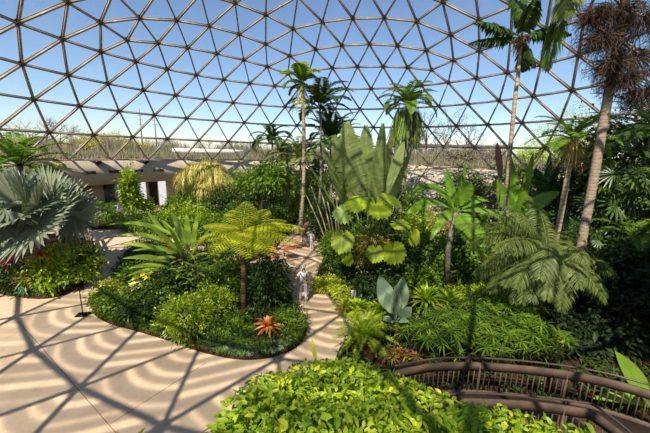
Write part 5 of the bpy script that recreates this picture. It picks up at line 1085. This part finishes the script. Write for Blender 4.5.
# rhapis-like fan palms under them
def fanpalm(label, px, Y, zs, n, R, mat):
    t = thing('lady_palm', label, 'palm', P(px, Y, 0)); b_ = P(px, Y, 0)
    for i in range(n):
        a_ = i*2.4; z = zs[0]+(zs[1]-zs[0])*random.random(); rr = random.uniform(.3, 1.25); c = b_+np.array([math.cos(a_)*rr*1.3, math.sin(a_)*rr*.8, z-.5]); d = np.array([math.cos(a_)*.8, math.sin(a_)*.8-.35, .5]); hub = c+d*.45; m = MB(); fan_leaf(m, c, hub, np.array([math.cos(a_)*.1, -.7, .8])+rng.normal(0, .3, 3), R*random.uniform(.8, 1.1), 14, 4.4, droop=.22, fold=.25, pr=.012, wk=.75); m.build('fan_leaf', mat, t)
    for i in range(5): m = MB(); q = b_+np.array([random.uniform(-.8, .8), random.uniform(-.5, .5), 0]); m.tube([q, q+np.array([random.uniform(-.2, .2), 0, zs[1]-.5])], [.03, .022], 6); m.build('cane', m_stem, t)
L_fan = leafmat('fan_palm_leaf', [(50, 78, 30), (66, 94, 38), (42, 66, 28), (84, 108, 48)], .4, .25, .5)
fanpalm('dense dark fan-leaved palm clump right of the leaning trunk', 614, 14.6, (1.4, 6.2), 80, .95, L_fan)
fanpalm('dark fan-leaved palm clump at the right edge behind the twisted palm frond', 648, 14.0, (1.4, 6.5), 80, .95, L_fan)
fanpalm('shaded fan-leaved palm clump left of the leaning trunk under the ochre-skirted palm', 586, 14.6, (.8, 4.6), 46, .75, L_dark)
palm('arching_frond_palm', 'small palm with bright drooping fronds low at the right edge', *palm_at(630, 236, 12.4), (.1, .08), crown_set(9, 1.6, (1.0, .2), 1.5, 34, .4, .035), L_mid, B_fern)
# dark understorey lower right
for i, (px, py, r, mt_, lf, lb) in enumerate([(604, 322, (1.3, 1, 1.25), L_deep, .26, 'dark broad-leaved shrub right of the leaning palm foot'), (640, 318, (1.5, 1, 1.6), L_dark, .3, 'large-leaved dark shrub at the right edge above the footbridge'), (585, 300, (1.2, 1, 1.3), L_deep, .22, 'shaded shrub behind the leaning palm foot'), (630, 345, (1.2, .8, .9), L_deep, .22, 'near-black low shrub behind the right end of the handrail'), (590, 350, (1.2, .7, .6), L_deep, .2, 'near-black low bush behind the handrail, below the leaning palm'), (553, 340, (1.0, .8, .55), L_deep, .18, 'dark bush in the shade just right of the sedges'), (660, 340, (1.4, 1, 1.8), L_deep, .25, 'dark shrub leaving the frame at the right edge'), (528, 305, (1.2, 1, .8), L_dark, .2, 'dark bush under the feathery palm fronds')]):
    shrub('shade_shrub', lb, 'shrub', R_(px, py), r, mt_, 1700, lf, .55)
L_bb = L_ban; t = thing('young_banana', 'young banana with a bright leaf rising over the right end of the handrail', 'plant', P(660, 6.9)*np.array([1, 1, 0])); f_ = XZ(652, 405, 6.6)
for tx, ty, dY, W, dr, up in ((613, 348, .1, .42, .08, (-.2, -1, .3)), (670, 365, 0, .4, .2, (.3, -1, .4)), (590, 398, -.1, .3, .25, (0, -.5, 1)), (640, 395, -.4, .4, .2, (.1, -1, .4))): m = MB(); leaf_to(m, f_, XZ(tx, ty, 6.7+dY), .12, W, dr, up, 0, 'lance', .2, .02); m.build('leaf', L_bb, t)
m = MB(); m.tube([np.array(t.location), f_], [.08, .05], 8); m.build('trunk', m_stem, t)
cover(rbd, 5200, 'understorey', 'mixed low foliage covering the large right-hand bed', L_dark, (.18, .45), .07, h=.35)
n = 2600; m = MB(); A_ = rng.uniform(-14, 60, n); R2 = rng.uniform(14, 21.4, n); p = np.array([polar(a_, r, 0) for a_, r in zip(A_, R2)]); p[:, 2] = [bank_z(x, y)+.05 for x, y, _ in p]; d = rng.normal(0, .6, (n, 3)); d[:, 2] = 1; m.blades(p, d, rng.uniform(.2, .6, n), .06, .4, 3, 'lance'); m.loc = polar(20, 18, 2); tag(m.build('bank_grass', L_moss), 'sparse dry tufts growing over the stony bank', 'grass', kind='stuff')
# shrubs that hide the foot of the bank on the right
for i, (az, r_, rr, mt_, lb) in enumerate([(52, 17, (2.6, 2, 2.2), L_dark, 'dark shrub mass on the bank behind the banana plants'), (68, 17.5, (2.6, 2, 2.4), L_dark, 'dark shrub mass on the bank behind the fan palms'), (84, 17.5, (2.8, 2, 2.4), L_deep, 'dark shrub mass on the bank at the right edge'), (-4, 19, (2.2, 1.4, 1.6), L_mid, 'green shrubs at the ring behind the tall slim palm'), (10, 18.5, (2.2, 1.4, 1.6), L_dark, 'dark shrubs at the ring behind the giant paddle-leaved plant')]):
    q = polar(az, r_, 0); q[2] = bank_z(q[0], q[1])-.1; shrub('bank_shrub', lb, 'shrub', q, rr, mt_, 2600, .28)

# taller backdrop shrubs filling the right-hand bed between the named plants
for i, (px, Y, zb, rr, mt_, lf, lb) in enumerate([
    (482, 20, 0, (1.4, 1.2, 1.8), L_dark, .26, 'tall dark shrub behind the thin palm trunk, left of the banana'),
    (470, 16.5, 0, (1.3, .9, 1.7), L_mid, .2, 'green shrub right behind the drooping-leaf palm trunk'),
    (432, 15.5, 0, (1.0, .8, 1.3), L_mid, .18, 'green shrub left of the drooping-leaf palm trunk'),
    (500, 14.5, 0, (1.3, 1, 1.2), L_mid, .2, 'leafy shrub between the banana and the feathery palm'),
    (540, 16.5, 0, (1.3, 1, 1.7), L_dark, .22, 'dark tall shrub right of the banana plant'),
    (560, 18, 0, (1.8, 1.2, 4.2), L_dark, .26, 'tall dark shrub under the ochre-skirted palm'),
    (600, 17, 0, (2.0, 1.3, 4.6), L_dark, .26, 'tall dark thicket behind the leaning trunk'),
    (640, 15.5, 0, (2.0, 1.3, 5.0), L_dark, .24, 'tall dark thicket at the right edge behind the fan palms'),
    (610, 11.8, 0, (1.3, .9, 1.6), L_dark, .3, 'big-leaved green shrub below the fan palms, right of the leaning trunk'),
    (648, 11.4, 0, (1.3, .9, 1.9), L_dark, .3, 'big-leaved shrub at the right edge below the fan palms'),
    (395, 20.5, 0, (1.8, 1.2, 2.6), L_mid, .22, 'green shrub just right of the giant paddle-leaved plant'),
    (340, 21, 0, (1.8, 1.2, 2.0), L_dark, .22, 'dark shrub behind the pale canes'),
    (322, 22.5, 0, (1.3, 1.0, 1.7), L_dark, .2, 'dark shrub right of the path bend'),
    (318, 27, 0, (1.6, 1.2, 3.4), L_dark, .24, 'tall dark shrub at the foot of the far palms'),
    (292, 31, 0, (2.0, 1.2, 3.0), L_mid, .26, 'tall green shrub below the small far palms'),
    (240, 32, 0, (2.2, 1.2, 2.6), L_mid, .26, 'dull green tall shrub between the straw-coloured shrub and the tiered tree'),
    (268, 33.5, 0, (2.2, 1.2, 3.2), L_dark, .28, 'dark tall shrub at the ring behind the tiered tree'),
    (178, 30, 0, (1.4, 1.0, 1.1), L_mid, .22, 'green shrub below the white door'),
    (200, 20.5, 0, (1.4, .9, .9), L_mid, .18, 'low green shrub at the near edge of the rear bed'),
    (232, 18.6, 0, (1.1, .8, .9), L_mid, .18, 'low shrub at the path edge left of the tree fern crown'),
    (420, 13.2, 0, (.9, .7, .8), L_mid, .18, 'green bush behind the largest strap-leaved clump'),
    (400, 14.5, 0, (1.1, .8, 1.5), L_dark, .2, 'dark shrub right of the mossy trunk'),
    (356, 15, 0, (1.0, .8, 1.5), L_mid, .18, 'green shrub left of the mossy trunk'),
    ]):
    shrub('backdrop_shrub', lb, 'shrub', P(px, Y, zb+.05), rr, mt_, int(1500+500*rr[2]), lf, .5)

shrub('added_shade_tree', 'unseen broad-crowned tree added beside the footbridge to shade the lower right', 'tree', (10.8, 5.2, 0), (3.1, 2.6, 2.4), L_dark, 5200, .34, .5, trunk=6.2, shell=.2)  # out-of-view tree, added to cast shade over the lower right planting
